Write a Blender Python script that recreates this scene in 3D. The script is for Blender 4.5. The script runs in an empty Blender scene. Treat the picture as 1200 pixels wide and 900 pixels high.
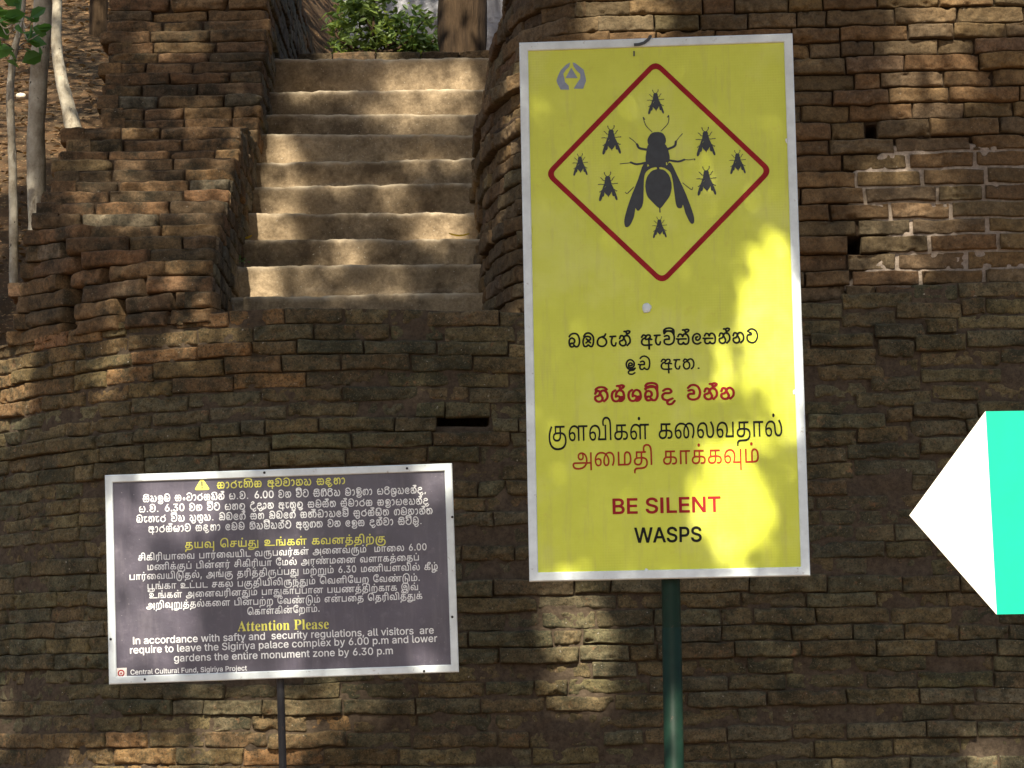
import bpy, math
import numpy as np
from mathutils import Vector, Matrix
R = math.radians
scene = bpy.context.scene
COL = scene.collection

# ------------------------------------------------------------------ camera
FPX = 3000.0                      # focal length in pixels of a 1200 px wide picture
PITCH, ROLL = math.atan(400 / FPX), R(.72)
CAM = np.array([0.0, 0.0, 1.6])
_f = np.array([0, math.cos(PITCH), math.sin(PITCH)])
_u0 = np.array([0, -math.sin(PITCH), math.cos(PITCH)])
_r0 = np.array([1.0, 0, 0])
_r = _r0 * math.cos(ROLL) - _u0 * math.sin(ROLL)
_u = _u0 * math.cos(ROLL) + _r0 * math.sin(ROLL)
cd = bpy.data.cameras.new('camera'); cam = bpy.data.objects.new('camera', cd); COL.objects.link(cam)
cd.sensor_width = 36; cd.lens = 36 * FPX / 1200; cd.clip_start = .1; cd.clip_end = 3000
m = Matrix.Identity(4)
for i in range(3):
    m[i][0], m[i][1], m[i][2], m[i][3] = _r[i], _u[i], -_f[i], CAM[i]
cam.matrix_world = m
scene.camera = cam

# ------------------------------------------------------------------ light
SUN_E, SUN_A = 48.0, 9.0          # elevation; degrees to the left of straight behind the camera
SUN_STRENGTH, SKY_STRENGTH, EXPOSURE = 5.0, .08, 1.25
S = np.array([-math.sin(R(SUN_A)) * math.cos(R(SUN_E)), -math.cos(R(SUN_A)) * math.cos(R(SUN_E)), math.sin(R(SUN_E))])
w = bpy.data.worlds.new('World'); scene.world = w; w.use_nodes = True
nt = w.node_tree; nt.nodes.clear()
sky = nt.nodes.new('ShaderNodeTexSky'); sky.sky_type = 'NISHITA'; sky.sun_disc = False
sky.sun_elevation = R(SUN_E); sky.sun_rotation = R(180 + SUN_A); sky.dust_density = 2.5
bg = nt.nodes.new('ShaderNodeBackground'); bg.inputs[1].default_value = SKY_STRENGTH
wo = nt.nodes.new('ShaderNodeOutputWorld')
nt.links.new(sky.outputs[0], bg.inputs[0]); nt.links.new(bg.outputs[0], wo.inputs[0])
sl = bpy.data.lights.new('sun', 'SUN'); sl.energy = SUN_STRENGTH; sl.angle = R(.55); sl.color = (1, .9, .74)
so = bpy.data.objects.new('sun', sl); COL.objects.link(so)
so.rotation_euler = Vector(-S).to_track_quat('-Z', 'Y').to_euler(); so.location = (-3, -20, 25)
vs = scene.view_settings; vs.view_transform = 'Standard'; vs.look = 'None'; vs.exposure = EXPOSURE; vs.gamma = 1
vs.use_curve_mapping = False

# ------------------------------------------------------------------ helpers
def ray(px, py):
    return _f * FPX + _r * (px - 600) + _u * (450 - py)
def at(px, py, Y):
    d = ray(px, py); return CAM + d * (Y / d[1])
def to_px(P):
    Q = P - CAM; z = Q @ _f
    return 600 + FPX * (Q @ _r) / z, 450 - FPX * (Q @ _u) / z

rng = np.random.default_rng(11)
LAT = np.random.default_rng(5).random((32, 32, 32)).astype(np.float32)
def vnoise(P, f, seed=0):
    q = P * f + np.array([seed * 7.31, seed * 3.77, seed * 5.19])
    i = np.floor(q).astype(np.int64); t = (q - i).astype(np.float32); t = t * t * (3 - 2 * t); i &= 31; j = (i + 1) & 31
    x, y, z = i[..., 0], i[..., 1], i[..., 2]; X, Y, Z = j[..., 0], j[..., 1], j[..., 2]
    a, b, c = t[..., 0], t[..., 1], t[..., 2]
    v0 = (LAT[x, y, z] * (1 - a) + LAT[X, y, z] * a) * (1 - b) + (LAT[x, Y, z] * (1 - a) + LAT[X, Y, z] * a) * b
    v1 = (LAT[x, y, Z] * (1 - a) + LAT[X, y, Z] * a) * (1 - b) + (LAT[x, Y, Z] * (1 - a) + LAT[X, Y, Z] * a) * b
    return (v0 * (1 - c) + v1 * c) * 2 - 1
def fbm(P, f, seed=0, oct=3, g=.5):
    s = 0; a = 1
    for k in range(oct): s = s + a * vnoise(P, f * 2 ** k, seed + k); a *= g
    return s
def smooth(a, b, x):
    t = np.clip((x - a) / (b - a), 0, 1); return t * t * (3 - 2 * t)

def mesh_np(name, V, F, mat, parent=None, col=None, smoothed=True):
    """V (n,3); F (m,k) all polygons of k corners"""
    me = bpy.data.meshes.new(name); V = np.ascontiguousarray(V, np.float32); F = np.ascontiguousarray(F, np.int32)
    n, (mm, k) = len(V), F.shape
    me.vertices.add(n); me.vertices.foreach_set('co', V.ravel())
    me.loops.add(mm * k); me.loops.foreach_set('vertex_index', F.ravel())
    me.polygons.add(mm); me.polygons.foreach_set('loop_start', np.arange(0, mm * k, k, dtype=np.int32))
    me.polygons.foreach_set('use_smooth', np.full(mm, bool(smoothed)))
    if col is not None:
        at_ = me.color_attributes.new('tint', 'FLOAT_COLOR', 'POINT')
        c4 = np.ones((n, 4), np.float32); c4[:, :col.shape[1]] = col; at_.data.foreach_set('color', c4.ravel())
    me.update(calc_edges=True); me.validate()
    if mat: me.materials.append(mat)
    o = bpy.data.objects.new(name, me); COL.objects.link(o)
    if parent: o.parent = parent
    return o
def grid_faces(na, nb, base=0):
    i, j = np.meshgrid(np.arange(na - 1), np.arange(nb - 1), indexing='ij'); a = (i * nb + j).ravel() + base
    return np.stack([a, a + nb, a + nb + 1, a + 1], 1)
def empty(name, loc=(0, 0, 0)):
    o = bpy.data.objects.new(name, None); COL.objects.link(o); o.location = loc; o.empty_display_size = .2; return o
def tag(o, label, cat, group=None):
    o['label'] = label; o['category'] = cat
    if group: o['group'] = group
    return o
def struct(o): o['kind'] = 'structure'; return o
def hang(o, root):                # parent without moving the part
    o.parent = root; o.matrix_parent_inverse = Matrix.Translation(-Vector(root.location)); return o

# ------------------------------------------------------------------ materials
class NB:
    def __init__(s, name, rough=.9, spec=.3):
        s.m = bpy.data.materials.new(name); s.m.use_nodes = True; s.t = s.m.node_tree; s.b = s.t.nodes['Principled BSDF']
        s.b.inputs['Roughness'].default_value = rough; s.b.inputs['Specular IOR Level'].default_value = spec
        s.co = s.t.nodes.new('ShaderNodeTexCoord').outputs['Object']
    def n(s, typ, **kw):
        x = s.t.nodes.new(typ)
        for k, v in kw.items(): setattr(x, k, v)
        return x
    def l(s, a, b): s.t.links.new(a, b)
    def noise(s, scale, detail=5, rough=.6, stretch=None):
        x = s.n('ShaderNodeTexNoise'); x.inputs['Scale'].default_value = scale; x.inputs['Detail'].default_value = detail
        x.inputs['Roughness'].default_value = rough; v = s.co
        if stretch:
            mp = s.n('ShaderNodeMapping'); mp.inputs['Scale'].default_value = stretch; s.l(s.co, mp.inputs[0]); v = mp.outputs[0]
        s.l(v, x.inputs['Vector']); return x.outputs['Fac']
    def ramp(s, f, a, b, ca=(0, 0, 0), cb=(1, 1, 1)):
        x = s.n('ShaderNodeValToRGB'); e = x.color_ramp.elements; e[0].position = a; e[1].position = b
        e[0].color = (*ca, 1); e[1].color = (*cb, 1); s.l(f, x.inputs[0]); return x.outputs[0]
    def mix(s, f, a, b, mode='MIX'):
        x = s.n('ShaderNodeMix', data_type='RGBA', blend_type=mode)
        for v, i in ((f, 0), (a, 6), (b, 7)):
            if isinstance(v, (int, float)): x.inputs[i].default_value = v
            elif isinstance(v, tuple): x.inputs[i].default_value = (*v, 1)
            else: s.l(v, x.inputs[i])
        return x.outputs[2]
    def mul(s, a, b):
        x = s.n('ShaderNodeMath', operation='MULTIPLY')
        for v, i in ((a, 0), (b, 1)):
            if isinstance(v, (int, float)): x.inputs[i].default_value = v
            else: s.l(v, x.inputs[i])
        return x.outputs[0]
    def bump(s, h, strength=.5, dist=.01, chain=None):
        x = s.n('ShaderNodeBump'); x.inputs['Strength'].default_value = strength; x.inputs['Distance'].default_value = dist
        s.l(h, x.inputs['Height'])
        if chain: s.l(chain, x.inputs['Normal'])
        s.l(x.outputs[0], s.b.inputs['Normal']); return x.outputs[0]
    def base(s, c):
        if isinstance(c, tuple): s.b.inputs['Base Color'].default_value = (*c, 1)
        else: s.l(c, s.b.inputs['Base Color'])
    def attr(s): x = s.n('ShaderNodeAttribute'); x.attribute_name = 'tint'; return x

def mat_brick(name, lichen, speck, dirt, thr=(.5, .66), green=(.02, .021, .012), fine=.5, hue=(1, 1, 1)):
    b = NB(name, .95, .15); c = b.attr().outputs['Color']
    c = b.mix(1.0, c, hue, 'MULTIPLY'); v = b.ramp(b.noise(34, 6, .7), .3, .72, (.52, .5, .48), (1.4, 1.4, 1.36))
    c = b.mix(1.0, c, v, 'MULTIPLY')
    big = b.ramp(b.noise(2.2, 5, .65), .35, .65, (.72, .72, .74), (1.22, 1.16, 1.08))
    c = b.mix(1.0, c, big, 'MULTIPLY')
    lm = b.mul(b.ramp(b.noise(7.5, 9, .72), *thr), lichen)
    c = b.mix(lm, c, green)
    c = b.mix(b.mul(b.ramp(b.noise(19, 8, .75), .58, .66), dirt), c, (.2, .115, .06))
    c = b.mix(b.mul(b.ramp(b.noise(105, 5, .7), .5, .62), fine), c, green)
    c = b.mix(b.mul(b.ramp(b.noise(130, 4, .65), .56, .68), fine * .75), c, (.24, .17, .1))
    c = b.mix(b.mul(b.ramp(b.noise(75, 3, .5), .7, .76), speck), c, (.36, .33, .27))
    b.base(c)
    n = b.bump(b.noise(55, 9, .75), .75, .012)
    b.bump(b.noise(320, 4, .6), .5, .003, n)
    return b.m
def mat_soil(name):
    b = NB(name, 1, .1); c = b.attr().outputs['Color']
    c = b.mix(1.0, c, b.ramp(b.noise(40, 7, .75), .3, .7, (.5, .5, .5), (1.4, 1.4, 1.4)), 'MULTIPLY'); b.base(c)
    b.bump(b.noise(90, 8, .75), .8, .01); return b.m
def mat_plain(name, c, rough=.5, spec=.5, var=.12, scale=8, metal=0, bumps=None, wear_or_edge_light=None):
    b = NB(name, rough, spec); b.b.inputs['Metallic'].default_value = metal
    lo = tuple(x * (1 - var) for x in c); hi = tuple(min(1, x * (1 + var)) for x in c)
    col = b.ramp(b.noise(scale, 6, .65), .35, .65, lo, hi)
    if wear_or_edge_light: col = b.mix(b.ramp(b.noise(wear_or_edge_light[1], 7, .75), wear_or_edge_light[2], wear_or_edge_light[2] + .05), col, wear_or_edge_light[0])
    b.base(col)
    if bumps: b.bump(b.noise(bumps[0], 5), bumps[1], bumps[2])
    return b.m

M = {}
M['low'] = mat_brick('weathered_brick', .85, .9, .85, (.48, .63), (.034, .035, .022), .75, (1.13, 1.2, 1.06))
M['high'] = mat_brick('brown_brick', .5, .4, .15, (.52, .72), (.032, .028, .018), .4, (.98, 1.02, .9))
M['par'] = mat_brick('red_brick', .85, .6, .35, (.46, .62), (.03, .028, .019), .45, (.96, 1.02, .98))
M['joint'] = mat_soil('joint_soil')

# ------------------------------------------------------------------ brickwork
NA = np.concatenate([[-.5, -.499, -.492, -.48, -.46], np.linspace(-.435, .435, 25), [.46, .48, .492, .499, .5]])
NBV = np.concatenate([[-.5, -.498, -.47, -.43, -.37], np.linspace(-.3, .3, 7), [.37, .43, .47, .498, .5]])
class Bricks:
    def __init__(s): s.c, s.t, s.n, s.dim, s.tint = [], [], [], [], []
    def add(s, c, t, n, L, H, dep, rad, rough, tint):
        s.c.append(c); s.t.append(t); s.n.append(n); s.dim.append((L, H, dep, rad, rough)); s.tint.append(tint)
    def build(s, name, mat, parent, back=.05, na=NA, nb=NBV, seed=1, wob=.006):
        c, t, n, dim, tint = (np.array(x, float) for x in (s.c, s.t, s.n, s.dim, s.tint)); tint = tint * 1.32
        B = len(c); r2 = np.random.default_rng(seed)
        up = np.cross(n, t); up /= np.linalg.norm(up, axis=1)[:, None]
        up = np.where(up[:, 2:3] < 0, -up, up)
        # slight tilts of every brick
        ti = r2.normal(0, .010, (B, 3))
        t2 = t + up * ti[:, :1] + n * ti[:, 1:2]; u2 = up + n * ti[:, 2:3] * 2.2 - t * ti[:, :1]
        L, H, dep, rad, rough = (dim[:, k][:, None, None] for k in range(5))
        A, Bb = np.meshgrid(na, nb, indexing='ij'); A = A[None]; Bb = Bb[None]
        ex = (.5 - np.abs(A)) * L; ez = (.5 - np.abs(Bb)) * H
        P0 = c[:, None, None] + t[:, None, None] * (A * L)[..., None] + up[:, None, None] * (Bb * H)[..., None]
        # worn, uneven edges: rounding radius changes along the arris
        rr = rad * (1 + .9 * fbm(P0, 17, seed + 3, 2)); rr = np.clip(rr, .003, .04)
        qx = np.clip(1 - ex / rr, 0, 1); qz = np.clip(1 - ez / (rr * .8), 0, 1); q = np.clip(np.sqrt(qx * qx + qz * qz), 0, 1)
        h = dep - rr * 1.15 * (1 - np.sqrt(1 - np.minimum(q, .9999) ** 2))
        h = h + rough * (.55 * fbm(P0, 13, seed, 2) + .55 * fbm(P0, 42, seed + 9, 3, .6))
        chip = np.clip(fbm(P0, 22, seed + 21, 2) - .45, 0, 1) * smooth(.03, .0, np.minimum(ex, ez))
        h = h - chip * .045
        ring = (np.abs(A) >= .4999) | (np.abs(Bb) >= .4999)
        h = np.where(ring, dep - back, h)
        w1 = fbm(P0, 9, seed + 31, 2) * wob; w2 = fbm(P0, 9, seed + 41, 2) * wob
        V = c[:, None, None] + t2[:, None, None] * (A * L + w1)[..., None] + u2[:, None, None] * (Bb * H + w2 * .8)[..., None] + n[:, None, None] * h[..., None]
        g = grid_faces(len(na), len(nb)); k = len(na) * len(nb)
        F = (g[None] + (np.arange(B) * k)[:, None, None]).reshape(-1, 4)
        col = np.broadcast_to(tint[:, None, :], (B, k, 3)).reshape(-1, 3)
        return mesh_np(name, V.reshape(-1, 3), F, mat, parent, col)

class Path:
    """a plan curve resampled by arc length; n points to the viewer's side"""
    def __init__(s, pts):
        p = np.array(pts, float); q = np.vstack([2 * p[0] - p[1], p, 2 * p[-1] - p[-2]]); o = []
        for i in range(1, len(q) - 2):
            a, b, c, d = q[i - 1:i + 3]
            for t in np.arange(24) / 24: o.append(.5 * ((2 * b) + (-a + c) * t + (2 * a - 5 * b + 4 * c - d) * t * t + (-a + 3 * b - 3 * c + d) * t ** 3))
        o.append(p[-1]); s.p = np.array(o); s.s = np.r_[0, np.cumsum(np.linalg.norm(np.diff(s.p, axis=0), axis=1))]; s.len = s.s[-1]
    def pos(s, u): return np.stack([np.interp(u, s.s, s.p[:, 0]), np.interp(u, s.s, s.p[:, 1])], -1)
    def tan(s, u):
        d = s.pos(np.asarray(u) + .02) - s.pos(np.asarray(u) - .02); return d / np.linalg.norm(d, axis=-1, keepdims=True)
    def u_at_x(s, x):
        i = np.argmin(np.abs(s.p[:, 0] - x)); return s.s[i]

def pick_tint(pal, r):
    a = pal[r.integers(len(pal))]; v = r.normal(1, .1); return tuple(max(.01, x * v * r.normal(1, .025)) for x in a)

def brick_wall(path, ztop, zbot, ch, shift, wavy, pal, holes, mortar, seed, lens, par, names, mats, joint_col, dep_back, rad, rough, fine=None, wob=.006):
    r = np.random.default_rng(seed); bk = Bricks(); z = ztop; k = 0
    zs = []
    while z > zbot:
        h = ch * r.normal(1, .05); zs.append((z - h, z)); z -= h
    for (za, zb) in zs:
        H = zb - za; zc = (za + zb) / 2; off = r.normal(0, .006)
        cuts = []; hs = [q for q in holes if za < q[2] < zb]
        u = -r.uniform(0, .3)
        stops = sorted([(path.u_at_x(q[0]), path.u_at_x(q[1])) for q in hs])
        while u < path.len:
            L = r.uniform(*lens)
            if r.random() < .12: L *= .55
            e = u + L
            if stops:
                a, b = stops[0]
                if u < a < e + .07:
                    if a - u > .03: cuts.append((u, a))
                    u = b; stops.pop(0); continue
            cuts.append((u, e)); u = e
        for a, b in cuts:
            uc = min(max((a + b) / 2, .03), path.len - .03); x, y = path.pos(uc); t = path.tan(uc); t3 = np.array([t[0], t[1], 0]); n = np.array([t[1], -t[0], 0])
            sx, sy = shift(x, zc, uc); zz = zc + wavy(x, zc)
            P = np.array([x + sx, y + sy, zz]); mo = mortar(x, zz)
            gj = .0045 + .011 * mo + abs(r.normal(0, .0022)); gz = .0035 + .006 * mo + abs(r.normal(0, .0018))
            dd = off + r.normal(0, .0065) * (1 - .6 * mo)
            bk.add(P, t3, n, b - a - gj, H - gz, dd, rad * (1 - .35 * mo) * r.uniform(.8, 1.3), rough * r.uniform(.7, 1.35), pick_tint(pal(x, zz), r))
    bricks = bk.build(names[0], mats[0], par, .06, seed=seed, wob=wob)
    # bedding behind the bricks
    us = np.arange(.0, path.len, .014); zz = np.arange(zbot - .05, ztop + .001, .012)
    U, Z = np.meshgrid(us, zz, indexing='ij'); xy = path.pos(U); t = path.tan(U)
    sh = np.vectorize(lambda x, z, u: shift(x, z, u)[0])(xy[..., 0], Z, U), np.vectorize(lambda x, z, u: shift(x, z, u)[1])(xy[..., 0], Z, U)
    mo = np.vectorize(mortar)(xy[..., 0], Z)
    P0 = np.stack([xy[..., 0], xy[..., 1], Z], -1)
    d = -dep_back + .008 * fbm(P0, 14, seed, 3) * (1 - .75 * mo) + (dep_back - .0125) * smooth(.2, .8, mo + .2 * fbm(P0, 8, seed + 2, 2) * (mo > .02))
    for q in holes:
        d = np.where((xy[..., 0] > q[0] + .004) & (xy[..., 0] < q[1] - .004) & (np.abs(Z - q[2]) < q[3]), -.3, d)
    V = np.stack([xy[..., 0] + sh[0] + t[..., 1] * d, xy[..., 1] + sh[1] - t[..., 0] * d, Z + np.vectorize(wavy)(xy[..., 0], Z)], -1)
    jc = np.array(joint_col)[None, None] * np.ones(U.shape + (1,)); mm = smooth(.15, .75, mo + .3 * fbm(P0, 8, seed + 2, 2) * (mo > .02))[..., None]
    jc = jc * (1 - mm) + np.array([.33, .27, .215]) * mm
    mesh_np(names[1], V.reshape(-1, 3), grid_faces(len(us), len(zz)), mats[1], par, jc.reshape(-1, 3))

YW = 11.0
ZTOP = at(430, 361, YW)[2]
def ramp1(a, b, x): t = min(max((x - a) / (b - a), 0), 1); return t * t * (3 - 2 * t)
# --- the long retaining wall at the bottom
low_path = Path([(-4.6, 17.5), (-3.85, 14.6), (-3.05, 12.72), (-2.36, 11.75), (-1.75, 11.22), (-1.1, 11.01), (-.4, YW), (.6, YW), (1.6, YW - .02), (2.6, YW), (4.0, YW), (5.6, YW + .05)])
root = empty('retaining_wall', (0, YW, 0))
tag(root, 'long weathered mossy brown brick retaining wall running behind all three signs below the stair', 'wall')
def low_wavy(x, z):
    return ramp1(2.2, 3.4, z) * (.075 * ramp1(1.15, 2.1, x) + .012 * math.sin(x * 2.3 + z)) + .01 * math.sin(x * 1.7 + z * 3.1) * ramp1(.2, 1, z)
PL = [(.086, .068, .043), (.08, .066, .044), (.094, .07, .043), (.078, .067, .047), (.102, .078, .048), (.084, .072, .051)]
PLo = [(.15, .088, .047), (.12, .078, .044), (.098, .068, .04)]
def low_pal(x, z): return PLo if (z > 3.05 and x < -1.0) or (z < 1.62 and abs(x + 1.5) < .9) else PL
h1 = at(540, 488, YW)
low_holes = [(at(511, 488, YW)[0], at(571, 488, YW)[0], h1[2] - low_wavy(h1[0], h1[2]), .034)]
brick_wall(low_path, ZTOP, .0, .0695, lambda x, z, u: (0, .05 * (z - 2)), low_wavy, low_pal, low_holes,
           lambda x, z: .0, 21, (.2, .36), None, ('brickwork', 'mortar_bed'), (M['low'], M['joint']), (.085, .064, .044), .0135, .0105, .0085, None, .0065)
for o in list(COL.objects):
    if o.name.startswith(('brickwork', 'mortar_bed')) and o.parent is None: hang(o, root)

# --- the tall wall right of the stair
hi_path = Path([(-.1, 18), (-.165, 15.2), (-.185, 13.4), (-.17, 12.5), (-.11, 11.85), (.0, 11.44), (.16, 11.22), (.4, 11.14), (.9, 11.12), (2, 11.1), (3.4, 11.1), (5.6, 11.15)])
jit = np.random.default_rng(3).normal(0, .014, 200)
def hi_shift(x, z, u):
    e = 1 - ramp1(.05, .5, x)
    return (e * (.02 * max(0, z - 3.6) + .2 * max(0, z - 4.5) + jit[int(z / .075) % 200]), .03 * (z - 3.4))
zmt = at(1100, 166, YW)[2]
def hi_mortar(x, z):
    a, b = to_px(np.array([x, 11.12, z]))
    e = min((a - 975 - 30 * math.sin(b * .05)) / 40, (b - 160) / 8, (345 - b) / 8)
    if a < 640: e = max(e, -((a - 600) / 20) ** 2 - ((b - 318) / 34) ** 2 + 1)
    return min(max(e, 0), 1)
PH = [(.118, .077, .047), (.102, .068, .044), (.128, .08, .047), (.094, .068, .047), (.112, .081, .055)]
zr = ZTOP + .005
hi_holes = []
for x0, x1, y, hh in ((1017, 1030, 154, .036), (990, 1010, 285, .034)):
    hi_holes.append((at(x0, y, 11.12)[0], at(x1, y, 11.12)[0], at(x0, y, 11.12)[2], hh))
root = empty('stair_side_wall', (1, 11.1, ZTOP))
tag(root, 'tall dry brown brick wall right of the stair, partly pointed with pale mortar', 'wall')
brick_wall(hi_path, 6.3, zr - .06, .0735, hi_shift, lambda x, z: .008 * math.sin(x * 2.1 + z * 2), lambda x, z: PH, hi_holes, hi_mortar, 33, (.2, .34), None,
           ('brickwork', 'mortar_bed'), (M['high'], M['joint']), (.05, .034, .022), .034, .011, .0062)
for o in list(COL.objects):
    if o.name.startswith(('brickwork', 'mortar_bed')) and o.parent is None: hang(o, root)

# --- the parapet left of the stair: every course is set back from the one below
PX0, PX1 = -2.185, -1.318
def Df(z):
    return np.interp(z, [3.3, 3.42, 3.74, 4.2, 4.5, 4.58, 4.64, 5.5, 6.6], [10.96, 11.03, 11.33, 11.98, 12.38, 12.46, 13.12, 13.72, 14.1])
root = empty('stair_parapet', (-1.75, 11.1, ZTOP))
tag(root, 'sloping reddish brick parapet left of the stair, stepping back course by course', 'wall')
r = np.random.default_rng(8); bk = Bricks(); core = []
PP = [(.17, .1, .055), (.15, .087, .048), (.125, .079, .046), (.105, .072, .045), (.19, .115, .064), (.14, .086, .05)]
PS = [(.15, .125, .095), (.125, .106, .082), (.165, .132, .098), (.14, .108, .078)]
z = ZTOP - .035; BK = .12
while z < 6.2:
    H = .0745 * r.normal(1, .05); zc = z + H / 2; d = float(Df(zc)) + r.normal(0, .012)
    xl = PX0 - .13 * ramp1(4.15, 3.4, zc) + r.normal(0, .018); xr = PX1 + r.normal(0, .007); u = xl
    while u < xr - .03:
        e = min(u + r.uniform(.19, .36), xr)
        if xr - e < .1: e = xr
        xm = (u + e) / 2; yf = lambda x_: max(d, float(np.interp(x_, low_path.p[:, 0], low_path.p[:, 1])) - .02 + .05 * (zc - 2)); sl = (yf(xm + .05) - yf(xm - .05)) / .1; nl = math.hypot(1, sl)
        bk.add((xm, yf(xm), zc + .004 * math.sin(u * 4)), (1 / nl, sl / nl, 0), (sl / nl, -1 / nl, 0), e - u - .006 - abs(r.normal(0, .002)), H - .0045, r.normal(0, .006), .014 * r.uniform(.8, 1.6), .0075 * r.uniform(.7, 1.3), pick_tint(PP if r.random() < .93 else PS, r)); u = e
    u = d + .035
    while zc > ZTOP + .06 and u < 17.6 - .25 * (zc - 5):
        e = u + r.uniform(.2, .34)
        bk.add((xr, (u + e) / 2, zc), (0, 1, 0), (1, 0, 0), e - u - .006, H - .0045, r.normal(0, .004), .01 * r.uniform(.8, 1.3), .005, pick_tint(PS if r.random() < .8 else PP, r)); u = e
    u = max(d, float(np.interp(xl, low_path.p[:, 0], low_path.p[:, 1])))
    while u < 15:                                   # outer left side
        e = u + r.uniform(.2, .34)
        bk.add((xl, (u + e) / 2, zc), (0, -1, 0), (-1, 0, 0), e - u - .006, H - .0045, r.normal(0, .006), .012, .007, pick_tint(PP, r)); u = e
    core.append((xl + .03, xr - .03, max(d, yf(xl)) + .035 if yf(xl) > d + .02 else d + .035, 17.5 - .25 * (zc - 5), z, z + H)); z += H
hang(bk.build('brickwork', M['par'], None, BK, seed=57, na=NA[::2] if len(NA) % 2 else NA), root)
V = []; F = []
for x0, x1, y0, y1, z0, z1 in core:
    b = len(V); V += [(x0, y0, z0), (x1, y0, z0), (x1, y1, z0), (x0, y1, z0), (x0, y0, z1), (x1, y0, z1), (x1, y1, z1), (x0, y1, z1)]
    F += [(b, b + 1, b + 5, b + 4), (b + 1, b + 2, b + 6, b + 5), (b + 2, b + 3, b + 7, b + 6), (b + 3, b, b + 4, b + 7)]
hang(mesh_np('mortar_bed', np.array(V), np.array(F), M['joint'], None, np.tile([[.06, .042, .028]], (len(V), 1)), False), root)

# ------------------------------------------------------------------ stair
b = NB('worn_stone', .95, .15)
c = b.ramp(b.noise(6, 8, .7), .32, .68, (.22, .167, .106), (.38, .295, .19))
c = b.mix(1.0, c, b.ramp(b.noise(60, 7, .75), .3, .7, (.62, .6, .58), (1.25, 1.25, 1.22)), 'MULTIPLY')
c = b.mix(b.mul(b.ramp(b.noise(3.4, 8, .72), .48, .64), .8), c, (.07, .05, .031))
c = b.mix(b.mul(b.ramp(b.noise(95, 3, .55), .66, .72), .75), c, (.47, .42, .33))
sx = b.n('ShaderNodeSeparateColor'); b.l(b.attr().outputs['Color'], sx.inputs[0]); c = b.mix(b.mul(sx.outputs[0], .85), c, (.5, .42, .3)); b.base(c); n = b.bump(b.noise(90, 8, .72), .5, .008); b.bump(b.noise(260, 3), .5, .003, n); M['stone'] = b.m  # paler nosing colour: worn stone plus a painted sunlit edge line
STEP = [(325.5, 569, 68.5, 67.5), (320, 567, 106.5, 103.5), (313, 566, 134, 133), (310, 565, 156.5, 157.5), (305, 562, 190.5, 184.5), (302, 559, 218.5, 213.5), (293, 556, 249.5, 248.5), (283, 553, 280, 279), (275, 551, 311.5, 308.5), (262, 549, 348, 342)]
root = empty('stone_stair', (-.75, 12, ZTOP)); tag(root, 'narrow flight of ten worn stone steps climbing between two brick walls', 'staircase')
STY = [12.0 + (9 - i) * .234 for i in range(10)]; STZ = []
for i, (xl, xr, yl, yr) in enumerate(STEP):
    Y = STY[i]; A = at(xl, yl, Y); Bq = at(xr, yr, Y); STZ.append((A[2] + Bq[2]) / 2)
for i, (xl, xr, yl, yr) in enumerate(STEP):
    Y = STY[i]; A = at(xl, yl, Y); Bq = at(xr, yr, Y)
    zb = (STZ[i + 1] if i < 9 else ZTOP - .1) - .05; run = .36 if i else .9
    xs = np.arange(-1.42, .02, .009)
    zt = A[2] + (Bq[2] - A[2]) * (xs - A[0]) / (Bq[0] - A[0])
    r = .016; prof = [(run, .004)] + [(t, .0) for t in np.linspace(run * .8, r * 1.2, 6)] + [(r - r * math.sin(a), -r + r * math.cos(a)) for a in np.linspace(.15, math.pi / 2, 6)]
    X = []; nb_ = len(prof) + 22
    yy = np.zeros((len(xs), nb_)); zz = np.zeros_like(yy)
    for j, (py, pz) in enumerate(prof): yy[:, j] = py; zz[:, j] = zt + pz
    for j in range(22):
        f = (j + 1) / 22; yy[:, len(prof) + j] = 0; zz[:, len(prof) + j] = (zt - r) * (1 - f) + zb * f
    P = np.stack([np.repeat(xs[:, None], nb_, 1), Y + yy, zz], -1)
    n1 = fbm(P, 9, 60 + i, 3, .6); n2 = fbm(P, 45, 80 + i, 3, .6)
    edge = np.exp(-((zz - zt[:, None]) / .03) ** 2) * (yy < .04)
    P[..., 1] += -.003 * n1 - .0022 * n2 + edge * .012 * np.clip(fbm(P, 16, 90 + i, 2) - .15, 0, 1)
    P[..., 2] += .0022 * fbm(np.stack([P[..., 0], P[..., 0] * 0 + i, P[..., 0] * 0], -1), 5, 100, 2) - edge * .008 * np.clip(fbm(P, 12, 110 + i, 2) - .1, 0, 1) + .002 * n2
    if i in (1, 4, 8):   # broken, patched risers
        k = smooth(0, .012, P[..., 0] - A[0] - (.22, .0, .0)[(1, 4, 8).index(i)] + .02 * fbm(P, 8, 3, 2)) if i == 1 else smooth(0, .01, -(zz - zb) + .1 + .03 * fbm(P, 7, i, 2))
        P[..., 1] += (.014 if i == 1 else -.012) * (1 - k if i == 1 else k)
    wear_or_edge_light = np.clip(np.exp(-((zz - zt[:, None]) / .017) ** 2) * (.75 + .6 * fbm(P, 14, 130 + i, 3)), 0, 1).reshape(-1, 1)  # bright sunlit line painted into the colour of the worn nosing
    hang(mesh_np('step', P.reshape(-1, 3), grid_faces(len(xs), nb_)[:, ::-1], M['stone'], None, np.repeat(wear_or_edge_light, 3, 1)), root)

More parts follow.
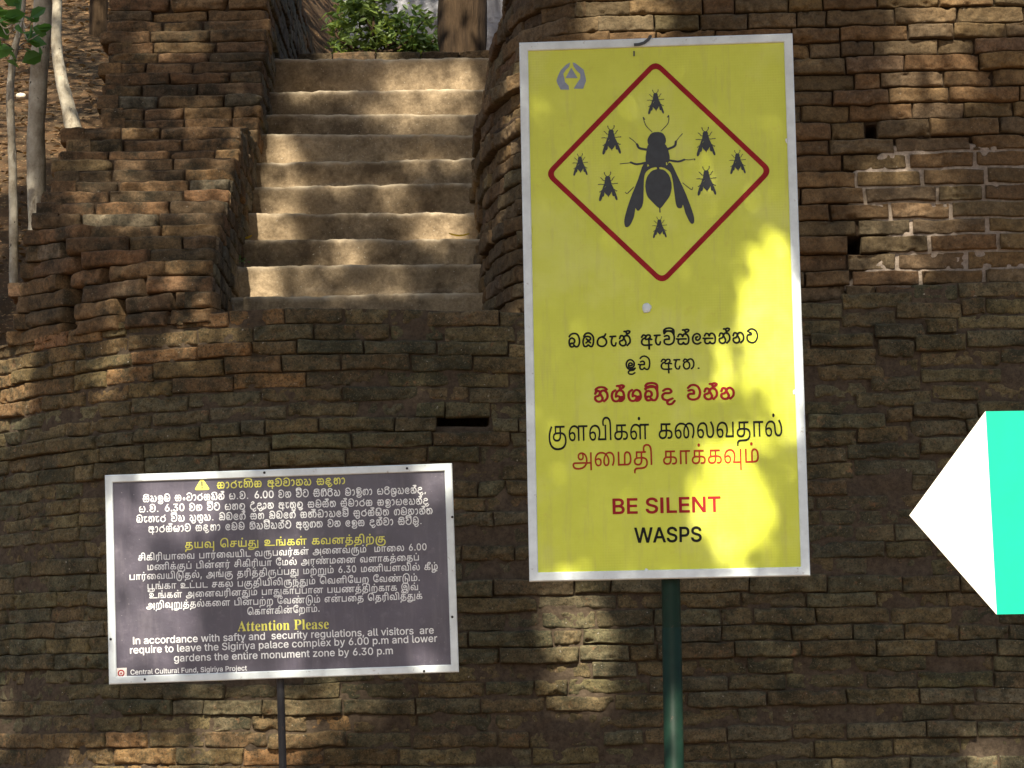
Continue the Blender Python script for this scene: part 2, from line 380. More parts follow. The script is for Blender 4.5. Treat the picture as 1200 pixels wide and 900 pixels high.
# ------------------------------------------------------------------ ground and hillside
b = NB('trodden_soil', 1, .1)
b.base(b.mix(b.ramp(b.noise(1.2, 6, .6), .4, .6), (.16, .1, .06), (.1, .07, .045))); b.bump(b.noise(18, 6), .5, .03); M['ground'] = b.m
struct(mesh_np('ground', np.array([(-400, -400, 0), (400, -400, 0), (400, 400, 0), (-400, 400, 0)]), np.array([(0, 1, 2, 3)]), M['ground']))
ZP = STZ[0] - .03
def hill_z(x, y):
    left = 3.35 + .475 * (y - 12.2)
    mid = np.where(y < 14.3, 2.2, ZP + .03 * (y - 14.2) + .42 * np.clip(y - 18.3, 0, 50) + .5 * np.exp(-((x + 1.75) / .5) ** 2) * smooth(17.6, 18.6, y))
    k = smooth(-1.95, -1.55, x); z = left * (1 - k) + mid * k
    return np.minimum(z, 9.0 + .04 * (y - 24))
xs = np.concatenate([np.arange(-14, -3, .25), np.arange(-3, 0, .035), np.arange(0, 12.1, .3)]); ys = np.concatenate([np.arange(11.9, 24, .05), np.arange(24, 60, 1.0)])
X, Y = np.meshgrid(xs, ys, indexing='ij'); Z = hill_z(X, Y)
P = np.stack([X, Y, Z], -1); P[..., 2] += .05 * fbm(P, 1.3, 4, 2) + .02 * fbm(P, 6, 6, 3)
low_y = np.interp(X, low_path.p[::-1, 0][::-1], low_path.p[:, 1]); keep = np.where(Y < low_y + .12, True, False)
P[..., 2] = np.where(keep, np.minimum(P[..., 2], 1.0), P[..., 2])
b = NB('hill_soil', 1, .1)
c = b.mix(b.ramp(b.noise(2.5, 7, .65), .38, .62), (.105, .06, .03), (.05, .034, .02)); c = b.mix(b.ramp(b.noise(22, 6, .7), .5, .62), c, (.075, .055, .032))
c = b.mix(b.mul(b.ramp(b.noise(45, 4, .6), .6, .66), .7), c, (.34, .22, .11)); b.base(c); b.bump(b.noise(30, 8, .7), .9, .03); M['hill'] = b.m
struct(mesh_np('hillside', P.reshape(-1, 3), grid_faces(len(xs), len(ys))[:, ::-1], M['hill']))
# the landing between the retaining wall and the first step
xs = np.arange(-1.45, .3, .03); ys = np.arange(YW + .12, 12.1, .03); X, Y = np.meshgrid(xs, ys, indexing='ij')
P = np.stack([X, Y, np.full(X.shape, ZTOP - .03)], -1); P[..., 2] += .006 * fbm(P, 12, 5, 3)
struct(mesh_np('landing', P.reshape(-1, 3), grid_faces(len(xs), len(ys))[:, ::-1], M['ground']))
# top of the retaining wall right of the stair is covered by the tall wall; left end is earth fill
xs = np.arange(-3.6, -1.3, .04); ys = np.arange(0, 1.01, .04); X, Tt = np.meshgrid(xs, ys, indexing='ij')
yl = np.interp(X, low_path.p[:, 0], low_path.p[:, 1]) + .06
Y = yl + Tt * 1.2; P = np.stack([X, Y, ZTOP - .035 + (hill_z(X, Y) - ZTOP + .0) * smooth(.3, 1, Tt) * (X < -2.25)], -1); P[..., 2] += .01 * fbm(P, 9, 7, 3)
struct(mesh_np('wall_top_fill', P.reshape(-1, 3), grid_faces(len(xs), len(ys))[:, ::-1], M['hill']))

# ------------------------------------------------------------------ leaves, trunks, trees
def leaf_mat(name, a, b_, trans=.25, rough=.45):
    b = NB(name, rough, .4); b.base(b.ramp(b.noise(3.0, 4, .6), .35, .65, a, b_))
    tr = b.n('ShaderNodeBsdfTranslucent'); tr.inputs[0].default_value = (b_[0] * 1.6, b_[1] * 1.5, b_[2], 1); ms = b.n('ShaderNodeMixShader'); ms.inputs[0].default_value = trans
    out = b.t.nodes['Material Output']; b.l(b.b.outputs[0], ms.inputs[1]); b.l(tr.outputs[0], ms.inputs[2]); b.l(ms.outputs[0], out.inputs[0]); return b.m
def leaves(name, C, size, mat, r, droop=.3, width=.5, flat=0.0):
    C = np.asarray(C); n = len(C); d = r.normal(0, 1, (n, 3)); d[:, 2] = d[:, 2] * .6 - droop; d[:, 2] *= (1 - flat); d /= np.linalg.norm(d, axis=1)[:, None]
    s = np.cross(d, r.normal(0, 1, (n, 3)) * (1, 1, 1 - flat) + np.array([0, 0, flat * 3])); s /= np.linalg.norm(s, axis=1)[:, None]; nn = np.cross(s, d)
    L = (size * r.uniform(.7, 1.3, n))[:, None]; W = L * width
    pts = [(-.5, 0, 0), (-.22, .38, .05), (.15, .44, .04), (.5, 0, -.12), (.15, -.44, .04), (-.22, -.38, .05)]
    V = np.stack([C + d * L * a + s * W * b_ + nn * L * c for a, b_, c in pts], 1).reshape(-1, 3)
    k = (np.arange(n) * 6)[:, None]
    F = np.concatenate([k + np.array([[0, 1, 2, 3]]), k + np.array([[0, 3, 4, 5]])])
    return mesh_np(name, V, F, mat, None, None, False)
def tube(name, pts, radii, mat, seg=14, lump=.12, per=8, seed=1):
    p = np.array(pts, float); q = np.vstack([2 * p[0] - p[1], p, 2 * p[-1] - p[-2]]); o = []; rr = []
    for i in range(1, len(q) - 2):
        a, b_, c, d = q[i - 1:i + 3]
        for t in np.arange(per) / per: o.append(.5 * ((2 * b_) + (-a + c) * t + (2 * a - 5 * b_ + 4 * c - d) * t * t + (-a + 3 * b_ - 3 * c + d) * t ** 3)); rr.append(radii[i - 1] * (1 - t) + radii[i] * t)
    o.append(p[-1]); rr.append(radii[-1]); o = np.array(o); rr = np.array(rr)
    T = np.gradient(o, axis=0); T /= np.linalg.norm(T, axis=1)[:, None]; ref = np.array([.31, .9, .12]); A = np.cross(T, ref); A /= np.linalg.norm(A, axis=1)[:, None]; B_ = np.cross(T, A)
    th = np.linspace(0, 2 * math.pi, seg + 1); D = A[:, None] * np.cos(th)[None, :, None] + B_[:, None] * np.sin(th)[None, :, None]
    P = o[:, None] + D * rr[:, None, None]; P = P + D * (lump * rr[:, None, None] * fbm(P, 2.2 / max(rr.max(), .02) * .25, seed, 3)[..., None])
    return mesh_np(name, P.reshape(-1, 3), grid_faces(len(o), seg + 1)[:, ::-1], mat)
def join(name, objs):
    Vs, Fs, n = [], [], 0
    for o in objs:
        me = o.data; v = np.empty(len(me.vertices) * 3, np.float32); me.vertices.foreach_get('co', v); f = np.empty(len(me.loops), np.int32); me.loops.foreach_get('vertex_index', f)
        Vs.append(v.reshape(-1, 3)); Fs.append(f.reshape(-1, 4) + n); n += len(me.vertices)
    mat = objs[0].data.materials[0]
    for o in objs: bpy.data.objects.remove(o)
    return mesh_np(name, np.concatenate(Vs), np.concatenate(Fs), mat)
b = NB('pale_bark', .9, .2)
c = b.ramp(b.noise(9, 7, .7), .35, .65, (.22, .185, .13), (.46, .42, .33)); c = b.mix(b.mul(b.ramp(b.noise(16, 6, .7, (1, 1, .35)), .56, .66), .8), c, (.1, .075, .05)); c = b.mix(b.ramp(b.noise(30, 3), .68, .72), c, (.05, .04, .03))
b.base(c); b.bump(b.noise(40, 7, .7, (1, 1, .4)), .7, .015); M['palebark'] = b.m
b = NB('dark_bark', .95, .15)
c = b.ramp(b.noise(14, 7, .7, (1, 1, .12)), .35, .66, (.02, .013, .008), (.075, .048, .026)); b.base(c); b.bump(b.noise(26, 7, .7, (1, 1, .15)), .9, .03); M['darkbark'] = b.m
M['leaf'] = leaf_mat('green_leaf', (.03, .1, .02), (.1, .22, .045), .4)
M['leaf2'] = leaf_mat('shrub_leaf', (.03, .075, .02), (.16, .22, .05), .35)
M['canopy'] = leaf_mat('canopy_leaf', (.03, .065, .02), (.06, .1, .03), .12, .6)
M['dry'] = leaf_mat('dry_leaf', (.07, .042, .02), (.22, .13, .06), .1, .85)
M['yellowleaf'] = leaf_mat('yellow_leaf', (.5, .34, .03), (.62, .45, .05), .2)

def pxpath(pts, Y, dz=()):
    return [at(x, y, Y + (dz[i] if dz else 0)) for i, (x, y) in enumerate(pts)]
def tree(name, label, pts, rad, mat, crown_n, crown_r, leafsize, seed, group=None, crown_dz=1.4):
    r = np.random.default_rng(seed); base = pts[0]; root = empty(name, tuple(base)); tag(root, label, 'tree', group)
    top = np.array(pts[-1]); limbs = [tube('t', list(pts), rad, mat, 16, .1, 10, seed)]
    ends = []
    for k in range(5):
        a = 2 * math.pi * k / 5 + r.uniform(0, 1); e = top + np.array([math.cos(a) * crown_r * .7, math.sin(a) * crown_r * .7, crown_dz * r.uniform(.6, 1.3)]); ends.append(e)
        limbs.append(tube('t', [top - (0, 0, .05), top * .5 + e * .5 + (0, 0, .2), e], [rad[-1] * .7, rad[-1] * .4, rad[-1] * .15], mat, 7, .1, 5, seed + k))
    hang(join('trunk', limbs), root)
    C = np.concatenate([e + r.normal(0, crown_r * .33, (crown_n // 5, 3)) for e in ends]); C[:, 2] = np.maximum(C[:, 2], top[2] + .25)
    hang(leaves('crown', C, leafsize, M['leaf'], r), root); return root
def tail(pts, n=3, dz=.9, lean=(0, 0)):
    p = np.array(pts[-1]); return list(pts) + [p + np.array([lean[0] * k, lean[1] * k, dz * k]) for k in range(1, n)]
pa = pxpath([(44, 372), (44, 250), (42, 160), (46, 80), (50, 0)], 14.2); pa = tail(pa, 4, 1.2)
tree('pale_tree', 'straight pale tree trunk with mottled grey bark, thickest of the pale ones', pa, [.062, .055, .05, .05, .052, .045, .04, .03], M['palebark'], 5000, 2.3, .12, 71, 'pale trees on the slope', 2.0)
pb = pxpath([(86, 152), (80, 125), (71, 88), (66, 45), (67, 0)], 17.0); pb = tail(pb, 4, 1.2)
tree('pale_tree', 'pale crooked tree trunk bending left as it rises on the leaf-strewn slope', pb, [.058, .046, .04, .036, .034, .032, .028, .02], M['palebark'], 5000, 2.3, .12, 72, 'pale trees on the slope', 2.0)
pd = pxpath([(116, 45), (116, 20), (115, -30)], 20.5); pd = tail(pd, 4, .9)
tree('dark_tree', 'dark brown tree trunk on the slope before the pale wall', pd, [.083, .075, .074, .07, .062, .05], M['darkbark'], 3000, 2.2, .14, 73)
pe = pxpath([(542, 72), (542, 30), (541, -20), (541, -80)], 16.6); pe = tail(pe, 5, .8)
tree('brown_tree', 'thick straight brown tree trunk standing at the head of the stair', pe, [.163, .158, .157, .157, .15, .14, .12, .1], M['darkbark'], 1200, 2.0, .13, 74, None, 1.8)
# sapling with the leafy tip hanging into the picture
r = np.random.default_rng(40); ps = pxpath([(16, 375), (16, 300), (15, 200), (12, 110), (17, 60), (26, 20), (30, -25)], 13.4)
root = empty('sapling', tuple(ps[0])); tag(root, 'thin pale sapling with broad bright green leaves at the far left edge', 'tree')
tw = [tube('t', ps, [.026, .025, .022, .021, .018, .013, .008], M['palebark'], 10, .12, 8, 5)]
tip = []
for k, (x, y, dy) in enumerate([(2, 30, .2), (8, 62, -.1), (38, 50, .1), (45, 14, -.15), (20, 5, .2), (28, 36, -.3), (-6, 15, 0), (36, 62, .15), (0, 52, -.2), (14, 22, -.25), (46, 40, -.2)]):
    e = at(x, y, 13.4 + dy); tip.append(e); tw.append(tube('t', [ps[4] if y > 40 else ps[5], (ps[4] + e) / 2 + (0, 0, .02), e], [.006, .004, .002], M['palebark'], 5, .0, 4, k))
for k in range(10):
    e = ps[-1] + r.normal(0, .25, 3) + (0, 0, .3); tip.append(e); tw.append(tube('t', [ps[-1], e], [.005, .002], M['palebark'], 5, 0, 4, k))
hang(join('trunk', tw), root)
C = np.concatenate([e + r.normal(0, .022, (3, 3)) for e in tip]); hang(leaves('crown', C, .105, M['leaf'], r, .35, .72), root)
# shrub at the head of the stair
root = empty('shrub', tuple(at(440, 72, 17.6))); tag(root, 'dense dark green shrub in front of the grey rock above the top step', 'shrub')
r = np.random.default_rng(41); Cs = []; st = []
for (x, y, n, s) in [(405, 48, 170, .12), (430, 20, 260, .15), (450, 45, 260, .13), (475, 25, 120, .11), (495, 52, 110, .08), (415, 8, 120, .12), (520, 45, 60, .06), (480, 55, 160, .08), (440, -15, 250, .2), (500, 20, 40, .1), (507, 57, 70, .05), (400, 22, 60, .1)]:
    e = at(x, y, 17.6); Cs.append(e + r.normal(0, s * .55, (n, 3))); st.append(tube('t', [at(440, 75, 17.6) + r.normal(0, .05, 3), (at(440, 75, 17.6) + e) / 2 + r.normal(0, .05, 3), e], [.014, .01, .004], M['darkbark'], 6, 0, 5, 1))
hang(join('stem', st), root); hang(leaves('foliage', np.concatenate(Cs), .062, M['leaf2'], r, .2, .5), root)
# boulder behind it, pale wall at the top left, stones
def blob(name, c, size, mat, sub, amp, f, seed):
    import bmesh
    bm = bmesh.new(); bmesh.ops.create_icosphere(bm, subdivisions=sub, radius=1); v = np.array([x.co[:] for x in bm.verts]); Fc = np.array([[q.index for q in p.verts] for p in bm.faces]); bm.free()
    v = v * (1 + amp * fbm(v, f, seed, 4, .55))[:, None] * np.array(size); return mesh_np(name, v + np.array(c), Fc, mat)
b = NB('grey_rock', .85, .3); c = b.ramp(b.noise(1.6, 8, .7), .35, .65, (.25, .255, .275), (.36, .36, .385)); b.base(b.mix(b.mul(b.ramp(b.noise(6, 6), .55, .7), .5), c, (.16, .15, .145))); b.bump(b.noise(7, 8, .7), .8, .05); M['rock'] = b.m
tag(blob('boulder', at(530, -30, 21.5), (.95, .8, 1.1), M['rock'], 5, .16, 1.1, 9), 'big smooth grey boulder behind the shrub at the stair head', 'rock')
root = empty('plaster_wall', tuple(at(100, 24, 24.0))); tag(root, 'low cream plastered wall high on the slope behind the tree trunks', 'wall')
M['plaster'] = mat_plain('cream_plaster', (.62, .55, .42), .9, .2, .1, 3, 0, (12, .3, .02))
a0 = at(100, 24, 24.0)
def box(name, lo, hi, mat, bev=.01):
    import bmesh
    bm = bmesh.new(); bmesh.ops.create_cube(bm, size=1)
    for v in bm.verts:
        for k in range(3): v.co[k] = lo[k] + (hi[k] - lo[k]) * (v.co[k] + .5)
    if bev: bmesh.ops.bevel(bm, geom=bm.edges[:], offset=bev, segments=2, affect='EDGES', profile=.6)
    me = bpy.data.meshes.new(name); bm.to_mesh(me); bm.free(); me.materials.append(mat)
    o = bpy.data.objects.new(name, me); COL.objects.link(o); return o
hang(box('wall', (a0[0] - 3, 24, a0[2] - .5), (a0[0] + .45, 24.25, a0[2] + 1.1), M['plaster'], .02), root)
hang(box('coping', (a0[0] - 3.05, 23.95, a0[2] + 1.102), (a0[0] + .5, 24.3, a0[2] + 1.18), M['plaster'], .02), root)
M['redrock'] = mat_plain('red_rock', (.2, .12, .075), .95, .1, .3, 9, 0, (14, .6, .03))
for k, (x, y, s, lab) in enumerate([(77, 24, .07, 'rounded reddish stone at the foot of the cream wall, left of two'), (101, 23, .06, 'rounded reddish stone at the foot of the cream wall, next to the dark trunk'), (90, 26, .035, 'smallest reddish stone below the cream wall, between two larger ones'), (25, 113, .028, 'small whitish stone on the slope between sapling and pale trunk')]):
    Yk = 22.5 if k < 3 else 17.0; e = at(x, y, Yk)
    if k == 3: e = at(x, y, 16.9)
    tag(blob('stone', e, (s * 1.25, s, s * .85), M['redrock'] if k < 3 else M['plaster'], 3, .2, 1.2, 20 + k), lab, 'stone')
# kerb of bricks across the head of the stair
root = empty('brick_kerb', tuple(at(480, 68, 15.6))); tag(root, 'low row of dark bricks lying across the head of the stair', 'kerb')
bk = Bricks(); r = np.random.default_rng(6); za = at(480, 62, 15.6)[2]; u = -1.35
while u < -.1:
    e = u + r.uniform(.2, .3); bk.add(((u + e) / 2, 15.6, za - .03 + r.normal(0, .003)), (1, 0, 0), (0, -1, 0), e - u - .008, .075, r.normal(0, .006), .012, .006, pick_tint(PP, r)); u = e
hang(bk.build('brickwork', M['par'], None, .2, seed=91), root)
# leaf litter on the slope
r = np.random.default_rng(44); n = 2200; x = r.uniform(-4.5, -2.0, n); y = r.uniform(12.3, 23, n); zl = hill_z(x, y)
P = np.stack([x, y, zl], -1); P[:, 2] += .05 * fbm(P, 1.3, 4, 2) + .02 * fbm(P, 6, 6, 3) + .02
o = leaves('leaf_litter', P, .06, M['dry'], r, 0, .5, .8); o['kind'] = 'stuff'; o['label'] = 'dry brown leaf litter on the slope'

# ------------------------------------------------------------------ fallen leaves and weed on the stair
r = np.random.default_rng(3)
def one_leaf(p, L, W, ang, mat, lab, cat='leaf'):
    u = np.linspace(-.5, .5, 9); w_ = np.sqrt(np.clip(1 - (2 * u) ** 2, 0, 1)) * W * .5; ca, sa = math.cos(ang), math.sin(ang); V = []
    for a, b_ in zip(u, w_):
        for s in (-1, 0, 1):
            X = a * L; Yv = s * b_; V.append((p[0] + X * ca - Yv * sa, p[1] + X * sa + Yv * ca, p[2] + .006 + .012 * (2 * a) ** 2 - .006 * (s == 0)))
    return tag(mesh_np('fallen_leaf', np.array(V), grid_faces(9, 3), mat), lab, cat)
for (x, y, i, L, ang, lab) in [(538, 277.5, 7, .1, .1, 'yellow fallen leaf lying at the right end of a stair tread'), (288, 272, 7, .07, -.5, 'small yellow fallen leaf at the left end of a stair tread by the parapet')]:
    p = at(x, y, STY[i] + .06); p[2] = STZ[i] + .008
    p[0] = at(x, y, STY[i])[0]; p[1] = STY[i] + .02
    one_leaf(p, L, .03, ang, M['yellowleaf'], lab)
p = np.array([at(281, 311, STY[8])[0], STY[8] + .03, STZ[8] + .01]); C = p + r.normal(0, .012, (14, 3)) + (0, 0, .02)
root = empty('weed', tuple(p)); tag(root, 'tiny green weed growing where a step meets the parapet', 'plant'); hang(leaves('foliage', C, .022, M['leaf'], r), root)

# ------------------------------------------------------------------ lettering (outlines in em units)
TAMIL = {
102:(425,[[200,-5,-28,3,-23,8,-19,14,-8,11,-4,7,-3,15,0,16,1,8,3,8,7,13,11,12,16,9,20,7,25,4,30,1,50,0,26,-1,23,-5,28,-12,15,-11,12,-13,10,-15,9,-24,4,-25,0,-21,-3,-24,-6,-20,-9,-18,-12,-16,-13,-14,-16,-11,-17,-9,-19,-8,-20,-5,-21,-4,-43,-3,-43,1,-29,5,-25,9,-23,11,-9,6,-18,14,-15,17,-17,27,-11,29,-5,20,-3,21,-1,28,1,26,7,36,7,22,9,22,15,29,17,27,29,-18,-23,-37,-12,-28,-12,-39,-3,-30,1,-41,4,-23,8,-21,10,-20,13,-18,17,-15,10,-7,22,-11,26,-7,15,-3,31,-2,31,2,24,3,21,6,20,8,16,10,14,13,11,14,8,17,5,20,1,21,-2,23,-6,18,-4,9,-11,13,-15,11,-17,7,-30,6,-82,-1,-18,-2,-10,-3,-12,-6,-8,-8,-5,-9,-1,-13,2,-13,8,-10,11,-8,15,-4,8,-2,23,1,17,4,13,10,6,9,5,13,2,24,0,108,-69,0,0,-72,-31,-7,0,108,209,0,0,-29,-75,0,-1,-122,-2,-16,-3,-12,-5,-11,-6,-9,-11,-11,-14,-8,-7,-3,-25,-5]]),
34:(428,[[100,-5,-17,2,-8,2,-14,7,-7,5,-6,5,-11,14,-8,18,-5,23,-1,12,1,39,5,22,13,28,11,16,21,18,24,12,27,7,32,1,23,-4,20,-9,22,-14,-5,-39,-12,13,-13,10,-14,8,-17,4,-19,2,-20,-2,-18,-7,-16,-10,-7,-7,-11,-15,-9,-18,-3,-10,-3,-22,0,-21,2,-18,4,-15,9,-16,7,-7,14,-5,14,-1,12,2,6,4,5,5,6,14,2,14,-2,14,-5,12,-8,8,-5,3,-11,4,-13,0,-18,-5,-16,-11,-15,-13,-6,25,11,11,12,8,14,7,15,5,15,1,11,-1,20,-5,16,-11,6,-8,9,-18,3,-22,-2,-17,-7,-21,-12,-16,-11,-8,-14,-6],[215,0,0,166,5,32,0,24,201,0,0,-29,-68,0,0,-193,-34,0,0,193,-70,0,0,-193]]),
36:(418,[[100,-5,-17,2,-15,5,-14,9,-6,5,-6,7,-9,16,-7,20,-2,12,-1,26,0,17,6,30,11,25,7,11,17,18,10,8,22,11,12,4,25,5,24,0,22,-3,19,-6,16,-8,14,-10,15,-20,8,-15,7,-25,2,-27,-2,-29,-6,-25,-11,-29,107,0,0,193,34,0,0,-222,-176,0,-2,25,10,19,5,16,4,17,2,20,0,22,-3,20,-3,9,-8,16,-5,6,-12,12,-15,8,-16,5,-19,2,-21,-2,-10,-3,-17,-9,-15,-12,-6,-7,-10,-17,-7,-19,-3,-22,-1,-11,1,-20,3,-16,5,-13,7,-10,7,-7,14,-5,14,-1,11,2,9,6,7,9,4,17,-2,19,-5,12,-3,5,-5,3,-10,6,-19,1,-18,-5,-16,-11,-15,-13,-6,25,5,6,18,13,14,7,15,5,15,1,11,-1,20,-5,16,-11,11,-16,6,-20,1,-12,-2,-17,-4,-14,-6,-13,-9,-10,-11,-8,-14,-6]]),
42:(105,[[-32,337,17,-1,16,-3,14,-6,13,-8,11,-10,7,-8,9,-15,5,-12,7,-33,2,-33,1,-208,-35,0,0,210,-4,33,-6,24,-6,13,-5,7,-8,8,-8,5,-20,6,-10,1,-13,-1,-12,-3,-13,-9,-7,-7,-7,-15,-2,-17,1,-14,5,-21,7,-14,-36,0,-8,24,-3,19,1,22,6,21,10,16,9,9,11,7,12,6,12,4]]),
18:(330,[[104,-5,-18,1,-17,4,-22,10,-16,15,-7,13,-3,7,-1,8,0,16,4,16,3,7,9,12,6,6,16,9,9,4,23,5,27,3,111,-1,19,-2,20,-5,13,-6,12,-9,7,-8,5,-9,4,-11,2,-13,0,-18,-3,-10,-3,-10,-5,-8,-7,-7,-8,-6,-19,-9,-12,-2,-20,0,-16,2,-16,3,7,27,17,-3,13,-1,19,3,9,6,4,4,4,11,2,6,-1,17,-5,12,-9,9,-15,6,-14,3,-19,1,-105,-1,-18,-2,-10,-3,-12,-6,-8,-8,-4,-9,-2,-13,2,-13,8,-10,12,-8,14,-4,9,-2,22,1,17,4,9,6,10,13,6,20,1,17,0,108,-68,0,0,-72,-32,-7,0,108,209,0,0,-29,-75,0,0,-122,-3,-16,-3,-12,-5,-11,-6,-9,-11,-11,-14,-8,-7,-3,-16,-4]]),
93:(428,[[100,-5,-17,2,-8,2,-14,7,-7,5,-6,5,-11,14,-8,18,-5,23,-1,12,1,39,5,22,13,28,11,16,21,18,24,12,27,7,32,1,23,-4,20,-9,22,-14,-5,-39,-12,13,-13,10,-14,8,-17,4,-19,2,-20,-2,-18,-7,-16,-10,-7,-7,-11,-15,-9,-18,-3,-10,-3,-22,0,-21,2,-18,4,-15,9,-16,7,-7,14,-5,14,-1,12,2,6,4,5,5,6,14,2,14,-2,14,-5,12,-8,8,-5,3,-11,4,-13,0,-18,-5,-16,-11,-15,-13,-6,25,11,11,12,8,14,7,15,5,15,1,11,-1,20,-5,16,-11,6,-8,9,-18,3,-22,-2,-17,-7,-21,-12,-16,-11,-8,-14,-6],[215,0,0,166,5,32,0,24,201,0,0,-29,-68,0,0,-193,-34,0,0,193,-70,0,0,-193],[214,271,-12,3,-7,5,-7,10,-1,9,1,9,7,10,7,5,12,3,12,-3,7,-5,7,-10,1,-9,-3,-13,-5,-6,-7,-5]]),
48:(464,[[100,-5,-17,2,-8,2,-14,7,-13,10,-6,7,-9,16,-7,20,-3,24,0,30,6,28,5,13,14,23,8,10,21,17,25,12,14,5,15,3,32,2,30,-2,27,-5,25,-10,19,-10,32,-30,15,-21,10,-22,7,-25,2,-25,-3,-29,-8,-23,-9,-11,-5,-5,-11,-7,-21,-5,-17,0,-8,1,-14,5,-7,4,-10,9,-11,19,-6,23,-1,27,2,17,3,16,10,29,16,26,9,11,17,16,13,10,22,10,23,6,32,1,25,-5,21,-10,17,-15,13,-17,9,-21,6,-22,1,-35,-3,-29,-7,-25,-9,-22,-17,-30,-29,18,14,23,8,18,7,31,1,25,-1,20,-4,18,-7,16,-10,12,-12,10,-7,4,-16,5,-18,2,-14,-1,-17,-4,-11,-5,-17,-11,-17,-23,-12,-26,-6,-28,-1,-34,1,-9,4,-15,3,-6,8,-8,9,-4,11,0,8,2,6,5,5,7,4,8,4,23,-2,29,-6,23,-10,20,-13,18,-17,15,-23,13,-18,6,-18,3,-30,2,-22,-2,-20,-5,-18,-9,-15,-11,-6,-6,-10,-15,-8,-17,-4,-19,-2,-20,3,-27,4,-14,9,-16,8,-7,13,-6,11,-1,11,2,10,5,7,8,4,11,2,9,-2,19,-5,12,-8,8,-5,3,-11,4,-13,0,-18,-5,-16,-11,-15,-13,-6,25,17,15,20,11,15,5,15,1,11,-1,20,-5,16,-11,6,-8,5,-8,6,-20,0,-21,-2,-15,-6,-14,-7,-12,-11,-9,-12,-6,-14,-4]]),
33:(405,[[100,-5,-25,4,-14,7,-7,4,-6,6,-11,14,-8,18,-3,11,-2,11,-1,27,3,36,3,11,8,19,15,24,14,13,15,11,16,7,27,7,20,1,23,-1,24,-6,14,-8,13,-10,8,-9,7,-11,7,-17,5,-28,4,-65,3,-13,5,-11,9,-11,12,-8,15,-3,15,1,14,5,11,11,8,17,3,16,1,20,-1,20,-3,19,-5,18,-7,17,-8,16,-15,21,-11,13,31,21,26,-39,14,-27,5,-15,7,-29,1,-16,1,-30,-4,-23,-2,-11,-8,-18,-11,-14,-13,-11,-8,-5,-18,-5,-21,-2,-20,2,-17,5,-15,9,-13,15,-8,14,-5,17,-4,20,-2,41,-2,24,-5,17,-8,15,-11,11,-11,6,-14,4,-18,2,-11,-1,-19,-4,-17,-9,-14,-12,-12,-15,-8,-19,-5,-21,-1,-11,0,-22,2,-17,4,-14,9,-16,12,-9,14,-4,17,1,12,7,7,9,2,8,2,9,0,13,-4,13,-3,5,-8,8,-5,3,-11,4,-13,0,-12,-3,-17,-9,-20,-17,-6,25,11,11,19,12,15,6,15,3,18,-1,20,-5,16,-11,6,-8,9,-18,3,-22,-2,-17,-7,-21,-12,-16,-11,-8,-14,-6]]),
25:(330,[[104,-5,-27,3,-23,8,-18,14,-9,11,-6,14,-1,8,0,16,4,16,3,7,9,12,14,11,17,8,11,3,25,4,30,1,58,0,39,-3,23,-5,10,-4,18,-11,14,-14,6,-9,7,-20,2,-12,0,-24,-3,-19,-3,-8,-13,-22,-19,-18,-11,-6,-18,-8,-30,-7,-37,-3,-79,-1,-21,-4,-9,-5,-5,-4,-6,-11,-3,-18,1,-22,-32,-1,-3,22,0,16,2,12,4,11,6,9,11,10,12,7,9,4,25,3,67,1,35,1,19,3,22,5,11,5,10,6,8,8,6,7,8,18,2,22,-1,14,-6,18,-12,12,-15,8,-17,6,-25,3,-78,0,-21,-1,-16,-4,-14,-5,-9,-7,-6,-12,-2,-13,2,-13,8,-10,12,-8,14,-4,9,-2,22,1,17,4,9,6,10,13,6,20,1,17,0,108,-68,0,0,-72,-32,-7,0,108,209,0,0,-29,-75,0,0,-122,-3,-16,-3,-12,-5,-11,-6,-9,-11,-11,-14,-8,-7,-3,-16,-4]]),
41:(256,[[35,0,0,222,214,0,0,-29,-68,0,0,-193,-34,0,0,193,-77,0,0,-193]]),
92:(405,[[100,-5,-25,4,-14,7,-7,4,-6,6,-11,14,-8,18,-3,11,-2,11,-1,27,3,36,3,11,8,19,15,24,14,13,15,11,16,7,27,7,20,1,23,-1,24,-6,14,-8,13,-10,8,-9,7,-11,7,-17,5,-28,4,-65,3,-13,5,-11,9,-11,12,-8,15,-3,15,1,14,5,11,11,8,17,3,16,1,20,-1,20,-3,19,-5,18,-7,17,-8,16,-15,21,-11,13,31,21,26,-39,14,-27,5,-15,7,-29,1,-16,1,-30,-4,-23,-2,-11,-8,-18,-11,-14,-13,-11,-8,-5,-18,-5,-21,-2,-20,2,-17,5,-15,9,-13,15,-8,14,-5,17,-4,20,-2,41,-2,24,-5,17,-8,15,-11,11,-11,6,-14,4,-18,2,-11,-1,-19,-4,-17,-9,-14,-12,-12,-15,-8,-19,-5,-21,-1,-11,0,-22,2,-17,4,-14,9,-16,12,-9,14,-4,17,1,12,7,7,9,2,8,2,9,0,13,-4,13,-3,5,-8,8,-5,3,-11,4,-13,0,-12,-3,-17,-9,-20,-17,-6,25,11,11,19,12,15,6,15,3,18,-1,20,-5,16,-11,6,-8,9,-18,3,-22,-2,-17,-7,-21,-12,-16,-11,-8,-14,-6],[203,271,-13,3,-6,5,-5,6,-3,13,3,12,5,7,6,5,13,3,12,-3,7,-5,6,-10,2,-9,-2,-9,-6,-10,-7,-5]]),
